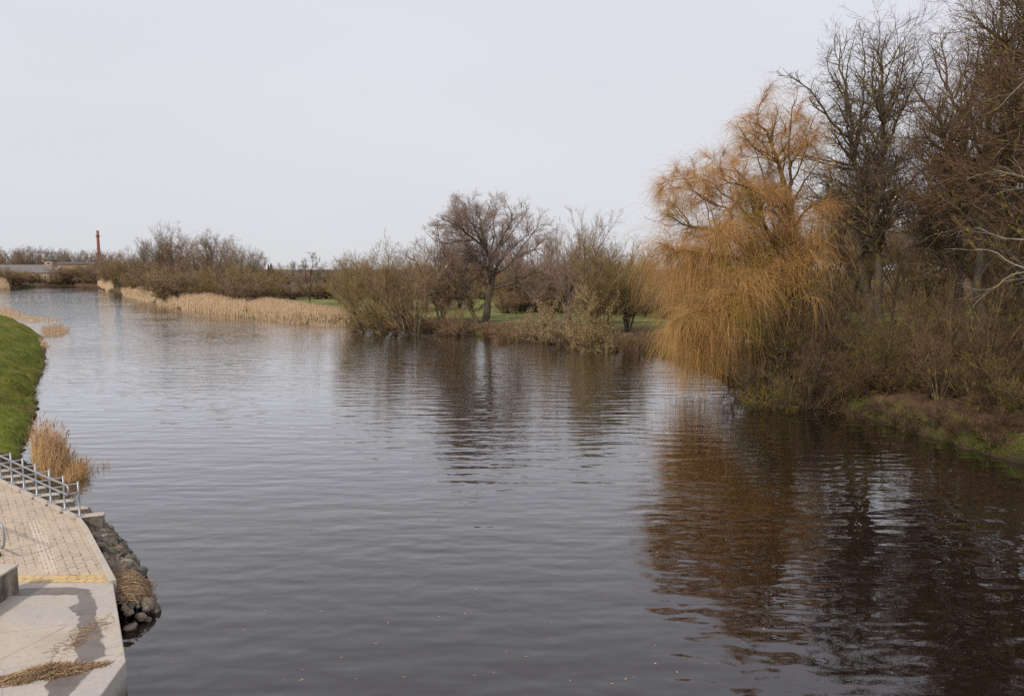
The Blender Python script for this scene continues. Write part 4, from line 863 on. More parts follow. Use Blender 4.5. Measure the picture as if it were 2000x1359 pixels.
# thin leaning saplings and tangled boughs between the trunks
sap = []
for k, (seed, ln_, m_) in enumerate([(451, (.25, 0), 'twig_dark'), (452, (-.3, 0), 'twig_dolive'), (453, (0, .1), 'twig_red')]):
    P0, R0, lv = shrub(np.random.default_rng(seed), 7.5, n=7, fan=.55, n2=75, n3=600, n4=1000, twig_r=.0065, r0=.06, up=.01, wig=.16, lean=ln_, tl=.9, K=11)
    sap.append(finish('sapling', 'x', 'sapling', (0, 0, 0), P0, R0, lv, [M['bark_lichen'], M['bark_lichen'], M[m_]], 'thin saplings among the right bank trunks', ts=5, tname='stems'))
SPL = ['thin dark sapling leaning right among the trunks of the right bank', 'thin lichened sapling leaning left among the trunks of the right bank', 'upright reddish sapling among the trunks of the right bank']
for i, (x, y, s_) in enumerate([(1500, 735, .9), (1530, 745, 1.0), (1560, 725, 1.1), (1585, 740, .9), (1610, 725, .8), (1640, 740, .7), (1662, 712, .6), (1695, 750, .55), (1735, 735, .65), (1762, 715, .9), (1785, 745, .6), (1812, 720, .7), (1845, 745, .9),
      (1862, 715, .7), (1890, 740, .8), (1935, 715, .7), (1955, 760, .9), (1985, 730, 1.0), (2010, 780, 1.1), (1632, 700, 1.0), (1795, 695, .7), (1970, 700, 1.1), (1540, 765, .6), (1830, 790, .7), (1920, 800, .8), (1720, 768, .7), (1580, 700, 1.1)]):
    p = atz(x, y, 1.0); loc = (p[0], p[1], gz(p[0], p[1]) - .05); k = i % 3; rz = rg.uniform(-.5, .5)
    if i < 3: r = sap[k]; r.location = loc; r.rotation_euler = (0, 0, rz); r.scale = (s_,) * 3; r['label'] = SPL[k]
    else: dup(sap[k], loc, rz, s_)
# small dark brush hugging the waterline
br0 = None
P0, R0, lv = shrub(np.random.default_rng(461), 1.5, n=16, fan=1.5, n2=110, n3=900, n4=900, twig_r=.007, r0=.02, wig=.2, tl=.5)
br0 = finish('low_brush', 'low dark twiggy brush at the foot of the bank along the waterline', 'brush', (0, 0, 0), P0, R0, lv, [M['bark_dark'], M['twig_dark'], M['twig_dark']], 'low brush along the waterline', ts=4, tname='stems')
for i, (x, y, s_) in enumerate([(1620, 795, .7), (1650, 800, .8), (1690, 812, .7), (1725, 818, .8), (1765, 832, .8), (1800, 842, .7), (1840, 848, .9), (1880, 862, .8), (1925, 872, .9), (1965, 885, .8), (1995, 880, 1.0), (1600, 780, .9), (1750, 800, .9), (1850, 820, .9), (1960, 850, 1.0),
      (700, 638, 1.6), (722, 641, 1.6), (745, 642, 1.7), (770, 643, 1.6), (795, 645, 1.7), (820, 647, 1.6), (845, 649, 1.6), (872, 651, 1.5), (905, 653, 1.4), (1035, 661, 1.3), (1090, 667, 1.3), (1150, 674, 1.3), (1215, 681, 1.2), (1250, 685, 1.2)]):
    p = atz(x, y, .2); s_ *= .8
    loc = (p[0], p[1] + .6, gz(p[0], p[1] + .6) - .05); rz = rg.random() * 6.28
    if i == 0: br0.location = loc; br0.scale = (s_,) * 3
    else: dup(br0, loc, rz, s_)

# ------------------------------------------------------------ shrubs and trees along the middle bank
def one_shrub(seed, px, py, h, name, label, mats, z=.9, leaves=None, cat='shrub', **kw):
    P0, R0, lv = shrub(np.random.default_rng(seed), h, **kw); p = atz(px, py, z); L0 = (p[0], p[1], gz(p[0], p[1]) - .05)
    lf = None
    if leaves: lf = (lv[-1][0] + np.array(L0),) + tuple(leaves)
    return finish(name, label, cat, L0, P0 + np.array(L0), R0, [(a + np.array(L0), b, c, d) for a, b, c, d in lv], [M[m] for m in mats] + [M['leaf_dead']], ts=6, tname='stems', leaves=lf)
OL = ('bark_dark', 'twig_olive', 'twig_olive'); BR = ('bark_dark', 'twig_brown', 'twig_brown'); MV = ('bark_dark', 'twig_mauve', 'twig_mauve')
one_shrub(501, 722, 633, 11.0, 'bank_willow', 'fan shaped olive willow of many leaning stems right of the reeds', OL, n=13, fan=.85, n2=80, n3=700, n4=1600, twig_r=.010, r0=.12, tl=1.6, cat='tree')
one_shrub(502, 775, 638, 10.8, 'bank_willow', 'multi stemmed olive willow leaning left above the dark driftwood', OL, n=11, fan=.6, lean=(-.45, 0), n2=80, n3=750, n4=1700, twig_r=.010, r0=.12, tl=1.6, cat='tree')
one_shrub(503, 812, 640, 11.6, 'bank_willow', 'slender brown willow thicket left of the tall round crowned tree', BR, n=12, fan=.5, lean=(-.2, 0), n2=110, n3=1100, n4=2800, twig_r=.010, r0=.12, tl=1.5, cat='tree')
one_shrub(504, 862, 628, 12.8, 'bank_tree', 'upright mauve brown tree behind the left side of the round crowned tree', MV, z=1.1, n=8, fan=.35, n2=140, n3=1700, n4=4500, twig_r=.011, r0=.16, tl=1.5, cat='tree')
one_shrub(505, 690, 620, 8, 'bank_shrub', 'small olive shrub behind the right end of the reed bed', OL, z=1, n=12, fan=.6, n2=150, n3=1500, n4=3000, twig_r=.010, r0=.05)
one_shrub(506, 1000, 652, 3.5, 'bank_shrub', 'low grey brown shrub at the foot of the round crowned tree', BR, n=14, fan=1.0, n2=160, n3=1800, n4=3000, twig_r=.009, r0=.04)
one_shrub(507, 885, 640, 5.0, 'bank_shrub', 'brown twiggy thicket under the left limbs of the round crowned tree', BR, n=14, fan=.9, n2=130, n3=1200, n4=2400, twig_r=.009, r0=.05)
one_shrub(508, 1060, 652, 5.0, 'leafy_shrub', 'shrub with pale dead leaves hanging low over the bank', BR, leaves=(4500, .06, .05), n=12, fan=1.0, lean=(-.3, .1), n2=120, n3=1200, n4=1500, twig_r=.008, r0=.06)
one_shrub(509, 1130, 659, 6.0, 'leafy_shrub', 'broad leaning shrub thick with pale dead leaves above the waterline', BR, leaves=(6000, .06, .05), n=12, fan=.9, lean=(-.6, .1), n2=120, n3=1200, n4=1500, twig_r=.008, r0=.08)
one_shrub(510, 1200, 669, 7.0, 'leafy_shrub', 'shrub with long stems leaning left and dead leaves left of the willow', OL, leaves=(4000, .06, .05), n=11, fan=.6, lean=(-.8, .1), n2=120, n3=1200, n4=1500, twig_r=.008, r0=.09)
one_shrub(511, 1165, 655, 11.2, 'bank_tree', 'upright olive tree behind the dead leaved shrubs', OL, z=1.1, n=9, fan=.4, n2=110, n3=1100, n4=2600, twig_r=.009, r0=.13, tl=1.3, cat='tree')
one_shrub(512, 1105, 640, 12.3, 'bank_tree', 'slim grey tree right of the round crowned tree', MV, z=1.1, n=7, fan=.3, n2=110, n3=1200, n4=3000, twig_r=.010, r0=.14, tl=1.3, cat='tree')
one_shrub(513, 1225, 650, 9.0, 'bank_tree', 'dark twigged tree directly left of the weeping willow', OL, z=1.1, n=8, fan=.4, n2=130, n3=1500, n4=3600, twig_r=.009, r0=.12, tl=1.3, cat='tree')
one_shrub(514, 1245, 684, 3.2, 'bank_shrub', 'small dark shrub at the waterline left of the willow curtain', ('bark_dark', 'twig_red', 'twig_red'), z=.5, n=14, fan=1.0, n2=120, n3=1200, n4=1500, twig_r=.006, r0=.03)
one_shrub(515, 960, 645, 2.2, 'bank_shrub', 'small brown shrub hiding the base of the round crowned tree', ('bark_dark', 'twig_red', 'twig_red'), z=.8, n=14, fan=1.0, n2=140, n3=1500, n4=2500, twig_r=.008, r0=.03)
# crooked dark tree leaning left at the foot of the round tree
rg = np.random.default_rng(520); Y = 95.0
P0, R0 = limbs([(pxl(Y, (935, 640, 0), (925, 610, 0), (915, 590, 0), (912, 570, -.5), (918, 548, -1), (905, 535, -1)), .3, .05), (pxl(Y, (918, 600, 0), (900, 580, .5), (880, 570, .5), (860, 568, 1), (835, 575, 1)), .2, .03),
                (pxl(Y, (912, 570, -.5), (895, 550, -1), (880, 530, -1), (870, 500, -1)), .15, .03), (pxl(Y, (905, 585, 0), (885, 560, 2), (860, 540, 2), (840, 520, 2)), .13, .03)], 14, rg, .04)
P1, R1 = grow(rg, P0, R0, 60, .25, 1, 50, 12, .35, .8, 3, 7, .18, (0, 0, .03), .5, .02, .3); P2, R2 = grow(rg, P1, R1, 500, .1, 1, 45, 14, .5, .5, 1.8, 5, .2, (0, 0, .03), .6, .010); P3, R3 = grow(rg, P2, R2, 3500, .1, 1, 40, 14, .6, .4, 1.2, 4, .2, (0, 0, .03), .6, .008)
finish('crooked_tree', 'low crooked dark tree leaning left in front of the round crowned tree', 'tree', (*aty(935, 642, Y)[:2], 1), P0, R0, [(P1, R1, 5, 0), (P2, R2, 4, 0), (P3, R3, 3, 1)], [M['bark_dark'], M['bark_dark'], M['twig_brown']])
# driftwood along the shore
for k, (a_, b_3, r_, lb) in enumerate([((690, 640), (745, 632), .16, 'dark driftwood log at the shore under the fan shaped willow'), ((735, 626), (775, 640), .14, 'crooked dark branch lying on the bank under the leaning willow'), ((850, 646), (905, 652), .14, 'fallen trunk in the waterline below the crooked tree'),
                                      ((1150, 640), (1205, 672), .16, 'fallen stem leaning over the bank among the dead leaved shrubs'), ((760, 642), (722, 645), .10, 'thin dark log half in the water below the leaning willow'), ((450, 596), (470, 610), .3, 'broken dark stump among the tan reeds')]):
    p, q = atz(*a_, .35), atz(*b_3, .35); rg = np.random.default_rng(600 + k); u = np.linspace(0, 1, 9)[:, None]; Pm = p * (1 - u) + q * u + rg.normal(size=(9, 3)) * .12
    lg = thing('fallen_branch', lb, 'driftwood', p); P0 = Pm[None] - p; R0 = np.linspace(1, .35, 9)[None] * r_
    MB().tubes(P0, R0, 7, cap=True).build('limb', M['bark_dark'], lg)
    P1, R1 = grow(rg, P0, R0, 26, .2, 1, 50, 15, .4, .5, 1.8, 6, .2, (0, 0, .08), .4, .012); MB().tubes(P1, R1, 4).build('twigs', M['bark_dark'], lg)
# yellow lichened fallen branch by the willow and the red-brown rock
rg = np.random.default_rng(640); Y = 46.0
P0, R0 = limbs([(pxl(Y, (1668, 772, 1), (1620, 772, .5), (1590, 762, 0), (1560, 750, 0), (1532, 738, 0)), .06, .02), (pxl(Y, (1566, 752, 0), (1552, 765, -.4), (1538, 772, -.8)), .035, .01)], 12, rg, .03)
lg = thing('fallen_branch', 'bright yellow lichened branch stretched over the water by the rock', 'branch', P0[0, 0]); P1, R1 = grow(rg, P0, R0, 16, .2, 1, 45, 15, .3, .3, .9, 5, .2, (0, 0, 0), .4, .008)
t = NT('yellow lichen bark', .9); t.base(t.mix(t.attr('v'), (.30, .22, .03), (.42, .32, .05))); M['yellow'] = t.m
MB().tubes(P0 - P0[0, 0], R0, 7).build('limb', M['yellow'], lg); MB().tubes(P1 - P0[0, 0], R1, 4).build('twigs', M['yellow'], lg)
p = atz(1594, 786, .15); o = bpy.data.objects.new('rock', SM[3].copy()); COL.objects.link(o); o.data.materials.clear(); o.data.materials.append(plain('red brown rock', (.30, .17, .12), .85)); o.location = (p[0], p[1], .12); o.scale = (.7, .6, .28); o.rotation_euler = (0, .1, .3)
tag(o, 'flat red brown rock at the waterline below the yellow branch', 'rock')

# ------------------------------------------------------------ far bank trees and woods
def far_proto(seed, h, kind, mats, name, label, group, cat='tree'):
    rg = np.random.default_rng(seed)
    if kind == 'tree':
        P0, R0, lv = shrub(rg, h, n=7, fan=.38, n2=130, n3=1500, n4=4800, twig_r=.012, r0=.17, tl=1.5, up=.07, baser=.5)
    elif kind == 'spread':
        P0, R0, lv = shrub(rg, h, n=16, fan=.75, n2=160, n3=1600, n4=4200, twig_r=.014, r0=.10, tl=1.6)
    else:
        P0, R0, lv = shrub(rg, h, n=22, fan=1.2, n2=200, n3=1800, n4=3400, twig_r=.014, r0=.07, tl=1.2, up=.03)
    return finish(name, label, cat, (0, 0, 0), P0, R0, lv, [M[m] for m in mats], group, ts=5, tname='trunk' if kind == 'tree' else 'stems')
class Pool:
    def __init__(s, *a): s.a = a; s.p = None
    def put(s, x, Yb, top, hp, label=None, z=None, wide=1.0, group=None):
        p = aty(x, 560, Yb)
        for _ in range(80):
            if float(ground(np.array([p[0]]), np.array([Yb]))[1][0]) > 2.0: break
            Yb += 2.0; p = aty(x, 560, Yb)
        z0 = gz(p[0], Yb) - .1 if z is None else z; zt = aty(x, top, Yb)[2]; k = (zt - z0) / hp; rz = float(RNG.random() * 6.28); sc = (k * wide, k * wide, k)
        if s.p is None: s.p = far_proto(*s.a)
        if not hasattr(s, 'h'): s.h = max(np.percentile(np.array([v_.co.z for v_ in c.data.vertices]), 99.7) for c in s.p.children)
        k = (zt - z0) / s.h; sc = (k * wide, k * wide, k)
        if not getattr(s, 'used', 0): s.used = 1; s.p.location = (p[0], Yb, z0); s.p.rotation_euler = (0, 0, rz); s.p.scale = sc; r = s.p
        else: r = dup(s.p, (p[0], Yb, z0), rz, sc)
        if label: r['label'] = label
        if group: r['group'] = group
        return r
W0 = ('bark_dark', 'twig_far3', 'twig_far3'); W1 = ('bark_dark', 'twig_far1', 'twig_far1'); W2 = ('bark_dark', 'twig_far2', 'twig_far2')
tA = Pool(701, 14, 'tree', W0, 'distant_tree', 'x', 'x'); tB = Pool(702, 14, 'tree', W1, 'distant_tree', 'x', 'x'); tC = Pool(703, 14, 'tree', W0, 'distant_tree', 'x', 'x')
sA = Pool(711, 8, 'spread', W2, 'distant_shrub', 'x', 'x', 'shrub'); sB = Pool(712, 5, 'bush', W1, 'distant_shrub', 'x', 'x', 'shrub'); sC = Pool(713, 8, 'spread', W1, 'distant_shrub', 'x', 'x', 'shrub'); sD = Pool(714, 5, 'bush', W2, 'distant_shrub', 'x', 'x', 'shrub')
G1 = 'bare trees beyond the factory sheds'
for i, (x, top) in enumerate([(-10, 492), (6, 490), (18, 483), (30, 487), (42, 484), (52, 482), (62, 480), (72, 481), (88, 487), (104, 490), (116, 484), (124, 486), (136, 491), (148, 488), (158, 490), (170, 492), (181, 487), (192, 492), (204, 488), (215, 490), (228, 489)]):
    (tA, tC, tB)[i % 3].put(x, 450 + (i * 37) % 40, top, 14, 'small bare tree in the row behind the distant factory sheds', group=G1, wide=1.1)
G2 = 'scrub along the distant shore at the river bend'
for i, (x, top, Yb) in enumerate([(-8, 520, 318), (8, 522, 320), (22, 524, 325), (36, 530, 335), (50, 528, 348), (63, 530, 352), (76, 538, 355), (90, 542, 352), (104, 540, 354), (118, 524, 356), (130, 520, 358), (142, 520, 360), (152, 517, 362), (164, 520, 362), (175, 515, 360), (188, 512, 345), (98, 548, 349), (112, 546, 350), (135, 540, 352), (156, 536, 352), (170, 538, 350)]):
    (sB, sC, sD)[i % 3].put(x, Yb, top, (5, 8, 5)[i % 3], 'brown scrub on the distant shore where the river bends', group=G2, wide=1.3)
sC.put(216, 236, 490, 8, 'broad overhanging olive bush leaning over the river at the bend', wide=.8); sA.put(238, 240, 496, 8, 'olive brown bush directly right of the overhanging bush', wide=.9)
tl_ = [(262, 480, 290), (280, 474, 262), (300, 462, 262), (318, 434, 222), (344, 448, 215), (366, 462, 215), (385, 466, 205), (409, 450, 196), (426, 456, 192), (442, 468, 190), (458, 472, 185), (476, 482, 180), (492, 484, 178), (505, 494, 190)]
ll = ['small bare tree right of the overhanging bush', 'bare tree in the gap left of the tallest far bank tree', 'leaning bare tree beside the tallest far bank tree', 'tallest bare tree on the far bank left of centre', 'second tallest bare tree right beside the tallest on the far bank',
      'bare tree between the two tall groups of the far bank', 'dark stemmed bare tree behind the tall tan reeds', 'tall grey bare tree above the tan reed bed', 'slim grey bare tree right of the tall grey one', 'bare tree rising behind the stump in the reeds', 'thin bare tree right of the stump in the reeds',
      'bare tree left of the floodlight mast', 'narrow bare tree closest to the floodlight mast', 'small bare tree below the floodlight mast']
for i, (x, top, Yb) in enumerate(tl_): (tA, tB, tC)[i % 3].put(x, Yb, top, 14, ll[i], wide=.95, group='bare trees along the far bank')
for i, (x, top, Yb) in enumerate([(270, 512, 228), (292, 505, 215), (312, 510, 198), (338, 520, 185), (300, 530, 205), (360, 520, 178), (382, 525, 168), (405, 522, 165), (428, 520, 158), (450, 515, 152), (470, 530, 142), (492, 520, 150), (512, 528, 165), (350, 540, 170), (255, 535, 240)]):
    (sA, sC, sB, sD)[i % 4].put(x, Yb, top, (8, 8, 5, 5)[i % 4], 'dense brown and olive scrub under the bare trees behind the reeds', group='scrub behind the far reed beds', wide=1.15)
r = one_shrub(530, 328, 589, 8, 'leafy_shrub', 'bush with pale seed tufts leaning left over the far reeds', BR, leaves=(4000, .10, .1), n=12, fan=.7, lean=(-.6, 0), n2=140, n3=1300, n4=1500, twig_r=.015, r0=.09)
one_shrub(531, 470, 598, 7, 'bank_shrub', 'olive bush standing in the reeds above the dark stump', OL, n=16, fan=.9, n2=170, n3=1800, n4=3500, twig_r=.013, r0=.08, z=.6)
P0, R0, lv = stems_tree(np.random.default_rng(540), 14.5, 40, 360, 3200, 9000, .24, n_trunk=1, fork=4, twig_r=.013, tl=1.2, ang=42, t0=.3, spread=.5)
p = atz(606, 597, 1.1); r = finish('rounded_willow', 'pale round topped bare willow standing in the meadow behind the reeds', 'tree', (0, 0, 0), P0, R0, lv, [M['bark_dark'], M['twig_mauve'], M['twig_pale']]); r.location = (p[0], p[1], 1.0)
k_ = (aty(606, 499, p[1])[2] - 1) / 14.5; r.scale = (k_ * 1.0, k_ * 1.0, k_)
# hedge at the far side of the meadow, then the distant wood
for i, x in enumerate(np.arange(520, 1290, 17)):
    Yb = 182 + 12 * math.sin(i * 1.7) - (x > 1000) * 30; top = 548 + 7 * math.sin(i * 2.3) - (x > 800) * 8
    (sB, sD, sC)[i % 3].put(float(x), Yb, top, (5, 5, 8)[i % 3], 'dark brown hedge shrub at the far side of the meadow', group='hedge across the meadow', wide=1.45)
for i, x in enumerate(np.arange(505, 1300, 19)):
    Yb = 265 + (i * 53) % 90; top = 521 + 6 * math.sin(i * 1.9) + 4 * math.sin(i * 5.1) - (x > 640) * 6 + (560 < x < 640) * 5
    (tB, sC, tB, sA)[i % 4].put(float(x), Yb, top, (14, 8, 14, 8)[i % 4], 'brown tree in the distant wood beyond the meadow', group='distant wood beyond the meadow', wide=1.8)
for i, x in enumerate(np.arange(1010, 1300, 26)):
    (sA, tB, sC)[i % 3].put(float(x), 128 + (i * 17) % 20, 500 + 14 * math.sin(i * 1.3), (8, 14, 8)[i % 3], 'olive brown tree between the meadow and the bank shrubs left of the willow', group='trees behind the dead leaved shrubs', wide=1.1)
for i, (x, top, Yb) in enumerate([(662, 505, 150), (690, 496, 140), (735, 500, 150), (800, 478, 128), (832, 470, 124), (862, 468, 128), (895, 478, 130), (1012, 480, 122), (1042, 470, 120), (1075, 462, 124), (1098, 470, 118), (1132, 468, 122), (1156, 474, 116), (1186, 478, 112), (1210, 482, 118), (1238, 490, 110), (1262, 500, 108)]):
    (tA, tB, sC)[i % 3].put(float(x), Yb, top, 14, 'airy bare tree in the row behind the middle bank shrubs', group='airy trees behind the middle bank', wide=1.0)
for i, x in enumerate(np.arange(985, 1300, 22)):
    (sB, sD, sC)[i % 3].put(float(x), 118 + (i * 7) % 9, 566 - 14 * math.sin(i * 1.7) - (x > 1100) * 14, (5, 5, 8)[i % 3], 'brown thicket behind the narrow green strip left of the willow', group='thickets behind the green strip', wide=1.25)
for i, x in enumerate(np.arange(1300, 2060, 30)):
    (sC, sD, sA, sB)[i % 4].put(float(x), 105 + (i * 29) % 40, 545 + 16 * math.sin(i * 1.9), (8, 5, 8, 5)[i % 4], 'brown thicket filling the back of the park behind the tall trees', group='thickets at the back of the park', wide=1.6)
# leftover far side filler right of the chimney
for i, (x, Yb, top) in enumerate([(215, 300, 505), (228, 300, 500), (245, 320, 500), (262, 330, 498), (206, 330, 512), (285, 300, 500)]):
    (tB, sC)[i % 2].put(x, Yb, top, (14, 8)[i % 2], 'brown tree massed behind the overhanging bush below the chimney', group='trees behind the overhanging bush', wide=1.3)

# ------------------------------------------------------------ buildings, chimney, mast
def bx(name, m, par, c, sx_, sy_, sz_, rz=0.0): return MB().box(c, sx_, sy_, sz_, rz).build(name, m, par, smooth=False)
def X_(px, Yb): return aty(px, 525, Yb)[0]
def Z_(py, Yb, px=100): return aty(px, py, Yb)[2]
Yb = 560; cx = X_(194.5, Yb)
ch = thing('factory_chimney', 'tall slender red brick factory chimney above the far trees', 'chimney', (cx, Yb, 2))
zt, zc_ = Z_(452, Yb) - 2, Z_(461, Yb) - 2
MB().tubes([[(0, 0, z_) for z_ in np.linspace(0, zt, 12)]], [np.linspace(1.35, .85, 12)], 16, cap=True).build('shaft', M['chimney'], ch)
MB().tubes([[(0, 0, zc_ - .5), (0, 0, zc_ + .5)]], [[1.35, 1.35]], 16, cap=True).build('gallery', M['roof_dark'], ch)
MB().tubes([[(0, 0, zt - .1), (0, 0, zt + .5)]], [[.95, .95]], 16, cap=True).build('rim', M['roof_dark'], ch)
def gable(name, par, x0, x1, y0, y1, ze, zr, m, mb=None):
    V = [(x0, y0, ze), (x1, y0, ze), (x1, y1, ze), (x0, y1, ze), (x0, (y0 + y1) / 2, zr), (x1, (y0 + y1) / 2, zr)]
    return MB().add(V, [[0, 1, 5, 4], [2, 3, 4, 5], [0, 4, 3, 3], [1, 2, 5, 5], [0, 3, 2, 1]]).build(name, m, par, smooth=False)
def building(name, label, px0, px1, Yb, dep, pe, pr, wall, roof, nwin=6, ww=1.4, wh=1.6):
    x0, x1 = X_(px0, Yb), X_(px1, Yb); c = (x0 + x1) / 2; wd = x1 - x0; ze = Z_(pe, Yb) - 1; zr = Z_(pr, Yb) - 1
    b = thing(name, label, 'building', (c, Yb, 1)); bx('wall', wall, b, (0, dep / 2, ze / 2), wd, dep, ze); gable('roof', b, -wd / 2 - .4, wd / 2 + .4, -.5, dep + .5, ze + .01, zr, roof)
    for k in range(nwin):
        xx = -wd / 2 + wd * (k + .5) / nwin; f = bx('window', M['window_white'], b, (xx, -.03, ze * .6), ww, .12, wh); bx('pane', M['glass'], f, (xx, -.11, ze * .6), ww - .25, .06, wh - .25)
    return b
building('factory_shed', 'long low factory shed with grey roof at the far left', -60, 72, 415, 16, 533, 517, M['brick_wall'], M['roof'], 12)
building('factory_shed', 'small grey roofed shed left of the brick tower', 60, 104, 392, 12, 533, 522, M['brick_wall'], M['roof'], 4)
building('factory_hall', 'long brown factory hall right of the brick tower', 103, 182, 420, 14, 516, 511, M['brick_wall'], M['roof_dark'], 9, 1.2, 1.8)
Yb = 405; x0, x1 = X_(87, Yb), X_(103, Yb); tw = thing('brick_tower', 'square ochre brick tower with a dark pyramid roof among the sheds', 'tower', ((x0 + x1) / 2, Yb, 1)); hw = (x1 - x0) / 2; ze = Z_(508, Yb) - 1; za = Z_(502.5, Yb) - 1
bx('wall', M['brick_wall'], tw, (0, hw, ze / 2), hw * 2, hw * 2, ze); e_ = hw + .7
MB().add([(-e_, hw - e_, ze + .01), (e_, hw - e_, ze + .01), (e_, hw + e_, ze + .01), (-e_, hw + e_, ze + .01), (0, hw, za)], [[0, 1, 4, 4], [1, 2, 4, 4], [2, 3, 4, 4], [3, 0, 4, 4], [0, 3, 2, 1]]).build('roof', M['roof_dark'], tw, smooth=False)
f = bx('window', M['window_white'], tw, (.1, -.04, ze * .86), 1.9, .12, 1.5); bx('pane', M['glass'], f, (.1, -.12, ze * .86), 1.5, .06, 1.1)
b = building('house', 'small white house glimpsed between trees behind the meadow', 539, 546, 300, 5, 547, 541, M['render_wall'], M['roof_dark'], 1, .5, .6)
building('house', 'pale walled house with a reddish roof left of the white house', 519, 531, 330, 7, 543, 537, M['grey_wall'], M['chimney'], 2, .7, .9)
Yb = 430; mx = X_(518, Yb); ms = thing('floodlight_mast', 'thin lattice floodlight mast on the horizon left of centre', 'mast', (mx, Yb, 2)); zt = Z_(503.5, Yb) - 2
for sx_ in (-.45, .45): MB().tubes([[(sx_, 0, 0), (sx_ * .6, 0, zt)]], [[.10, .07]], 5).build('pole', M['grey_wall'], ms)
MB().tubes([[(-.4 * s_, 0, z_), (.4 * s_, 0, z_ + 1)] for z_, s_ in zip(np.arange(0, zt - 1, 1), [1, -1] * 20)], [[.05, .05]] * len(np.arange(0, zt - 1, 1)), 4).build('lattice', M['grey_wall'], ms)
MB().box((0, 0, zt), 2.3, .3, .25).box((0, 0, zt - .5), 1.4, .3, .12).build('lamp_bar', M['roof_dark'], ms, smooth=False)
for k, (px_, top) in enumerate([(524.5, 516), (529.5, 513)]):
    Yc = 330; xx = X_(px_, Yc); h_ = Z_(top, Yc) - 1.2; rg = np.random.default_rng(800 + k); tr = thing('conifer', ['shorter dark conifer right of the floodlight mast', 'taller dark conifer right of the floodlight mast'][k], 'tree', (xx, Yc, 1.1))
    MB().tubes([[(0, 0, 0), (0, 0, h_)]], [[.15, .02]], 6).build('trunk', M['bark_dark'], tr)
    n = 2600; zz = rg.uniform(.12, 1, n) ** .8; a_ = rg.random(n) * 6.28; d = norm(np.stack([np.cos(a_), np.sin(a_), rg.normal(-.25, .15, n)], 1)); L_ = (1 - zz) * h_ * .24 + .15
    P, = curve(rg, np.stack([0 * zz, 0 * zz, zz * h_], 1), d, L_ * rg.uniform(.6, 1.1, n), 4, .1, (0, 0, .02)); MB().tubes(P, np.tile([.05, .10, .08, .01], (n, 1)), 3).build('crown', M['needle'], tr)

# ------------------------------------------------------------ grass, sedge and litter on the banks
def tufts(name, label, n, region_fn, h, mat, seed, r=.008, lean=.45):
    rg = np.random.default_rng(seed); X = region_fn(rg, n); z, sd, lf = ground(X[:, 0], X[:, 1]); ok = sd > .02; X, z = X[ok], z[ok]; n = len(X)
    d = norm(np.stack([rg.normal(0, lean, n), rg.normal(0, lean, n), np.ones(n)], 1)); P, = curve(rg, np.c_[X, z - .02], d, h * rg.uniform(.4, 1.3, n), 4, .15, (0, 0, -.15))
    return tag(MB().tubes(P, np.tile([1, .9, .6, .15], (n, 1)) * r, 3).build(name, mat), label, name.replace('_', ' '), None, 'stuff')
def along(chain, w0, w1, i0, i1):
    c = np.array(chain[i0:i1]); sg = np.diff(c, axis=0); ln = np.linalg.norm(sg, axis=1)
    def f(rg, n):
        pw = ln / (1 + np.hypot(*((c[1:] + c[:-1]) / 2).T) / 30) ; k = rg.choice(len(sg), n, p=pw / pw.sum()); u = rg.random(n)[:, None]; nrm = np.stack([sg[k, 1], -sg[k, 0]], 1) / ln[k][:, None]
        return c[k] + sg[k] * u + nrm * rg.uniform(w0, w1, n)[:, None]
    return f
tufts('grass', 'short green grass covering the left slope', 90000, lambda rg, n: np.stack([rg.uniform(-48, -20, n), rg.uniform(32, 70, n)], 1), .10, M['grass'], 901, .012)
tufts('shore_sedge', 'brown sedge fringe along the foot of the grass slope', 5000, along(LS, -.45, .15, 3, 10), .16, M['drygrass'], 902, .008)
tufts('dry_grass', 'dry grass and leaf litter on the right bank', 60000, along(RS, -.1, 4.5, 1, 16), .2, M['drybrown'], 903, .006, 1.3)
tufts('moss', 'green mossy tufts on the lip of the right bank', 30000, along(RS, .0, 1.0, 2, 16), .16, M['moss'], 904, .010)
tufts('dry_grass', 'dry grass along the middle bank above the water', 24000, along(RS, .0, 3.0, 15, 25), .35, M['drygrass'], 905, .014, .6)

def clumps(rg, n):
    k = 160; cx_ = rg.uniform(-44, -21, k); cy_ = rg.uniform(33, 68, k); i = rg.integers(0, k, n); s = .12 + .3 * (i % 5) / 5
    return np.stack([cx_[i] + rg.normal(size=n) * s, cy_[i] + rg.normal(size=n) * s], 1)
tufts('grass', 'longer coarse tufts scattered over the left slope', 16000, clumps, .22, M['grass'], 906, .010, .5)
tufts('dry_grass', 'dead straw tufts scattered over the left slope', 6000, lambda rg, n: clumps(np.random.default_rng(77), n), .18, M['drygrass'], 907, .008, .6)

# ------------------------------------------------------------ small things in the park
# person on a bench
p = atz(1617, 672, 1.2); bn = thing('park_bench', 'dark low bench by the park path under the seated person', 'bench', (p[0], p[1] + .2, 1.2))
MB().box((0, 0, .44), 1.5, .4, .05).build('seat', M['wood_bench'], bn, smooth=False); MB().box((0, .25, .72), 1.5, .05, .3).build('backrest', M['wood_bench'], bn, smooth=False)
for s_ in (-.62, .62): MB().box((s_, 0, .21), .07, .4, .42).build('leg', M['bin'], bn, smooth=False)
def skin_body(name, V, E, Rr, mats, parent, face_mat=None):
    me = bpy.data.meshes.new(name); me.from_pydata(V, E, []); o = bpy.data.objects.new(name, me); COL.objects.link(o); o.parent = parent
    for m in mats: me.materials.append(m)
    sk = o.modifiers.new('skin', 'SKIN')
    for i, r_ in enumerate(Rr): me.skin_vertices[0].data[i].radius = (r_, r_) if np.isscalar(r_) else r_
    me.skin_vertices[0].data[0].use_root = True
    s2 = o.modifiers.new('subdiv', 'SUBSURF'); s2.levels = 1; s2.render_levels = 1; return o
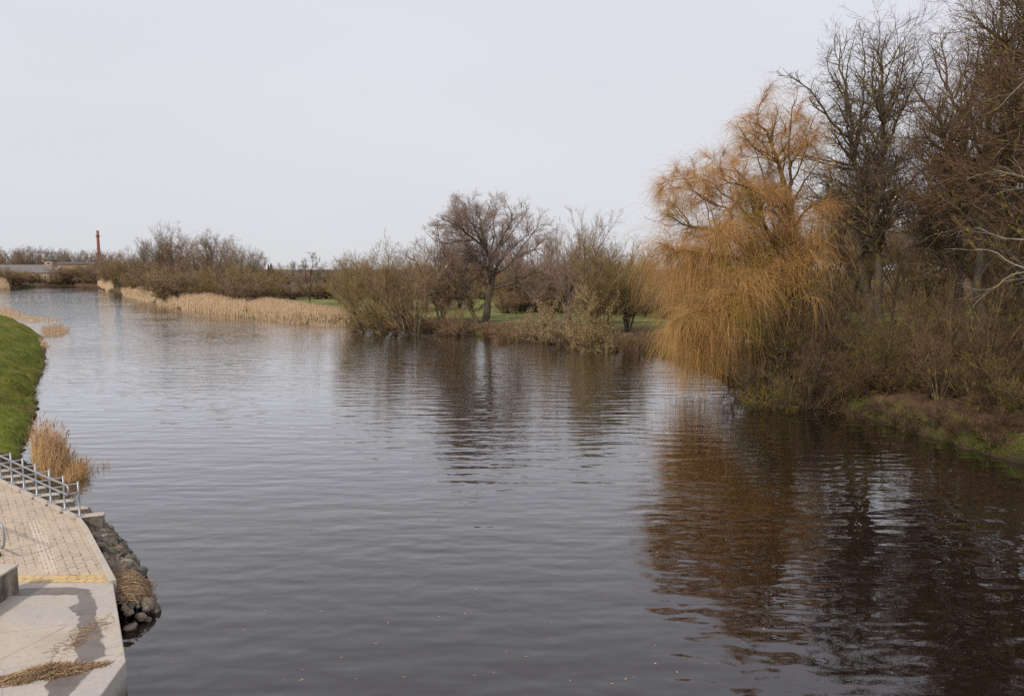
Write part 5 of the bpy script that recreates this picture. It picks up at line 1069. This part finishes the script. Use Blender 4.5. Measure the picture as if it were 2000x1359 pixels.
pe = thing('person', 'person in a white top and dark trousers sitting on the park bench', 'person', (p[0] + .1, p[1] + .12, 1.2))
V = [(0, 0, .55), (0, .02, .78), (0, 0, 1.0), (0, -.02, 1.08), (0, -.04, 1.2), (0, -.05, 1.28), (.17, 0, .98), (.24, -.1, .74), (.14, -.32, .68), (.1, -.42, .66), (-.17, 0, .98), (-.24, -.1, .74), (-.14, -.32, .68), (-.1, -.42, .66),
     (.1, 0, .52), (.13, -.42, .5), (.13, -.4, .1), (.13, -.54, .05), (-.1, 0, .52), (-.13, -.42, .5), (-.13, -.4, .1), (-.13, -.54, .05)]
E = [(0, 1), (1, 2), (2, 3), (3, 4), (4, 5), (2, 6), (6, 7), (7, 8), (8, 9), (2, 10), (10, 11), (11, 12), (12, 13), (0, 14), (14, 15), (15, 16), (16, 17), (0, 18), (18, 19), (19, 20), (20, 21)]
RR = [.14, .14, .12, .055, .09, .08, .06, .045, .035, .03, .06, .045, .035, .03, .09, .06, .04, .035, .09, .06, .04, .035]
me = skin_body('body', V, E, RR, [M['skin']], pe)
skin_body('jacket', V[:3] + [V[6], V[7], V[8], V[10], V[11], V[12]], [(0, 1), (1, 2), (2, 3), (3, 4), (4, 5), (2, 6), (6, 7), (7, 8)], [.165, .165, .14, .08, .062, .05, .08, .062, .05], [M['cloth_white']], pe)
skin_body('trousers', [V[0]] + [V[14], V[15], V[16], V[18], V[19], V[20]], [(0, 1), (1, 2), (2, 3), (0, 4), (4, 5), (5, 6)], [.15, .11, .08, .055, .11, .08, .055], [M['cloth_dark']], pe)
me_ = SM[0].copy(); hr = bpy.data.objects.new('hair', me_); COL.objects.link(hr); me_.materials.clear(); me_.materials.append(M['hair']); hr.parent = pe; hr.location = (0, -.02, 1.29); hr.scale = (.105, .11, .10)
# litter bin by the path
p = atz(1743, 684, 1.2); bi = thing('litter_bin', 'dark green litter bin beside the park path', 'bin', (p[0], p[1], 1.2))
MB().tubes([[(0, 0, .1), (0, 0, .15), (0, 0, .85), (0, 0, .9)]], [[.2, .26, .3, .3]], 14, cap=True).build('drum', M['bin'], bi); MB().tubes([[(0, 0, .9), (0, 0, .95)]], [[.33, .3]], 14, cap=True).build('rim', M['bin'], bi); MB().tubes([[(0, 0, -.1), (0, 0, .15)]], [[.05, .05]], 8).build('foot', M['bin'], bi)
# picket rail by the path at the right
p = atz(1958, 712, 1.2); fe = thing('park_fence', 'short dark picket fence beside the path near the right edge', 'fence', (p[0], p[1], 1.2)); q = atz(1990, 716, 1.2); d = (q - p)
for k in range(6): MB().box(d * (k / 5) + (0, 0, .5), .05, .05, 1.1).build('picket', M['bin'], fe, smooth=False)
MB().tubes([[np.zeros(3) + (0, 0, .9), d + (0, 0, .9)]], [[.025, .025]], 6).build('rail', M['bin'], fe)


# specks of leaf and stalk drifting on the river
rg = np.random.default_rng(950); n = 260; px_ = rg.uniform(150, 1500, n); py_ = 640 + 700 * rg.random(n) ** .8
p0 = np.array([atz(a_, b_, .004) for a_, b_ in zip(px_, py_)]); k = inside(p0[:, 0], p0[:, 1], POLY); p0 = p0[k]; n = len(p0)
th = rg.random(n) * 6.28; u = np.stack([np.cos(th), np.sin(th), 0 * th], 1); w_ = np.stack([-np.sin(th), np.cos(th), 0 * th], 1); s_ = rg.uniform(.015, .05, (n, 1))
V = np.stack([p0 - u * s_, p0 + w_ * s_ * .4, p0 + u * s_, p0 - w_ * s_ * .4], 1)
tag(MB().add(V, np.arange(4 * n).reshape(n, 4), 0, np.repeat(rg.random(n), 4)).build('floating_leaves', M['straw']), 'small specks of dead leaf floating on the river', 'leaf litter', None, 'stuff')
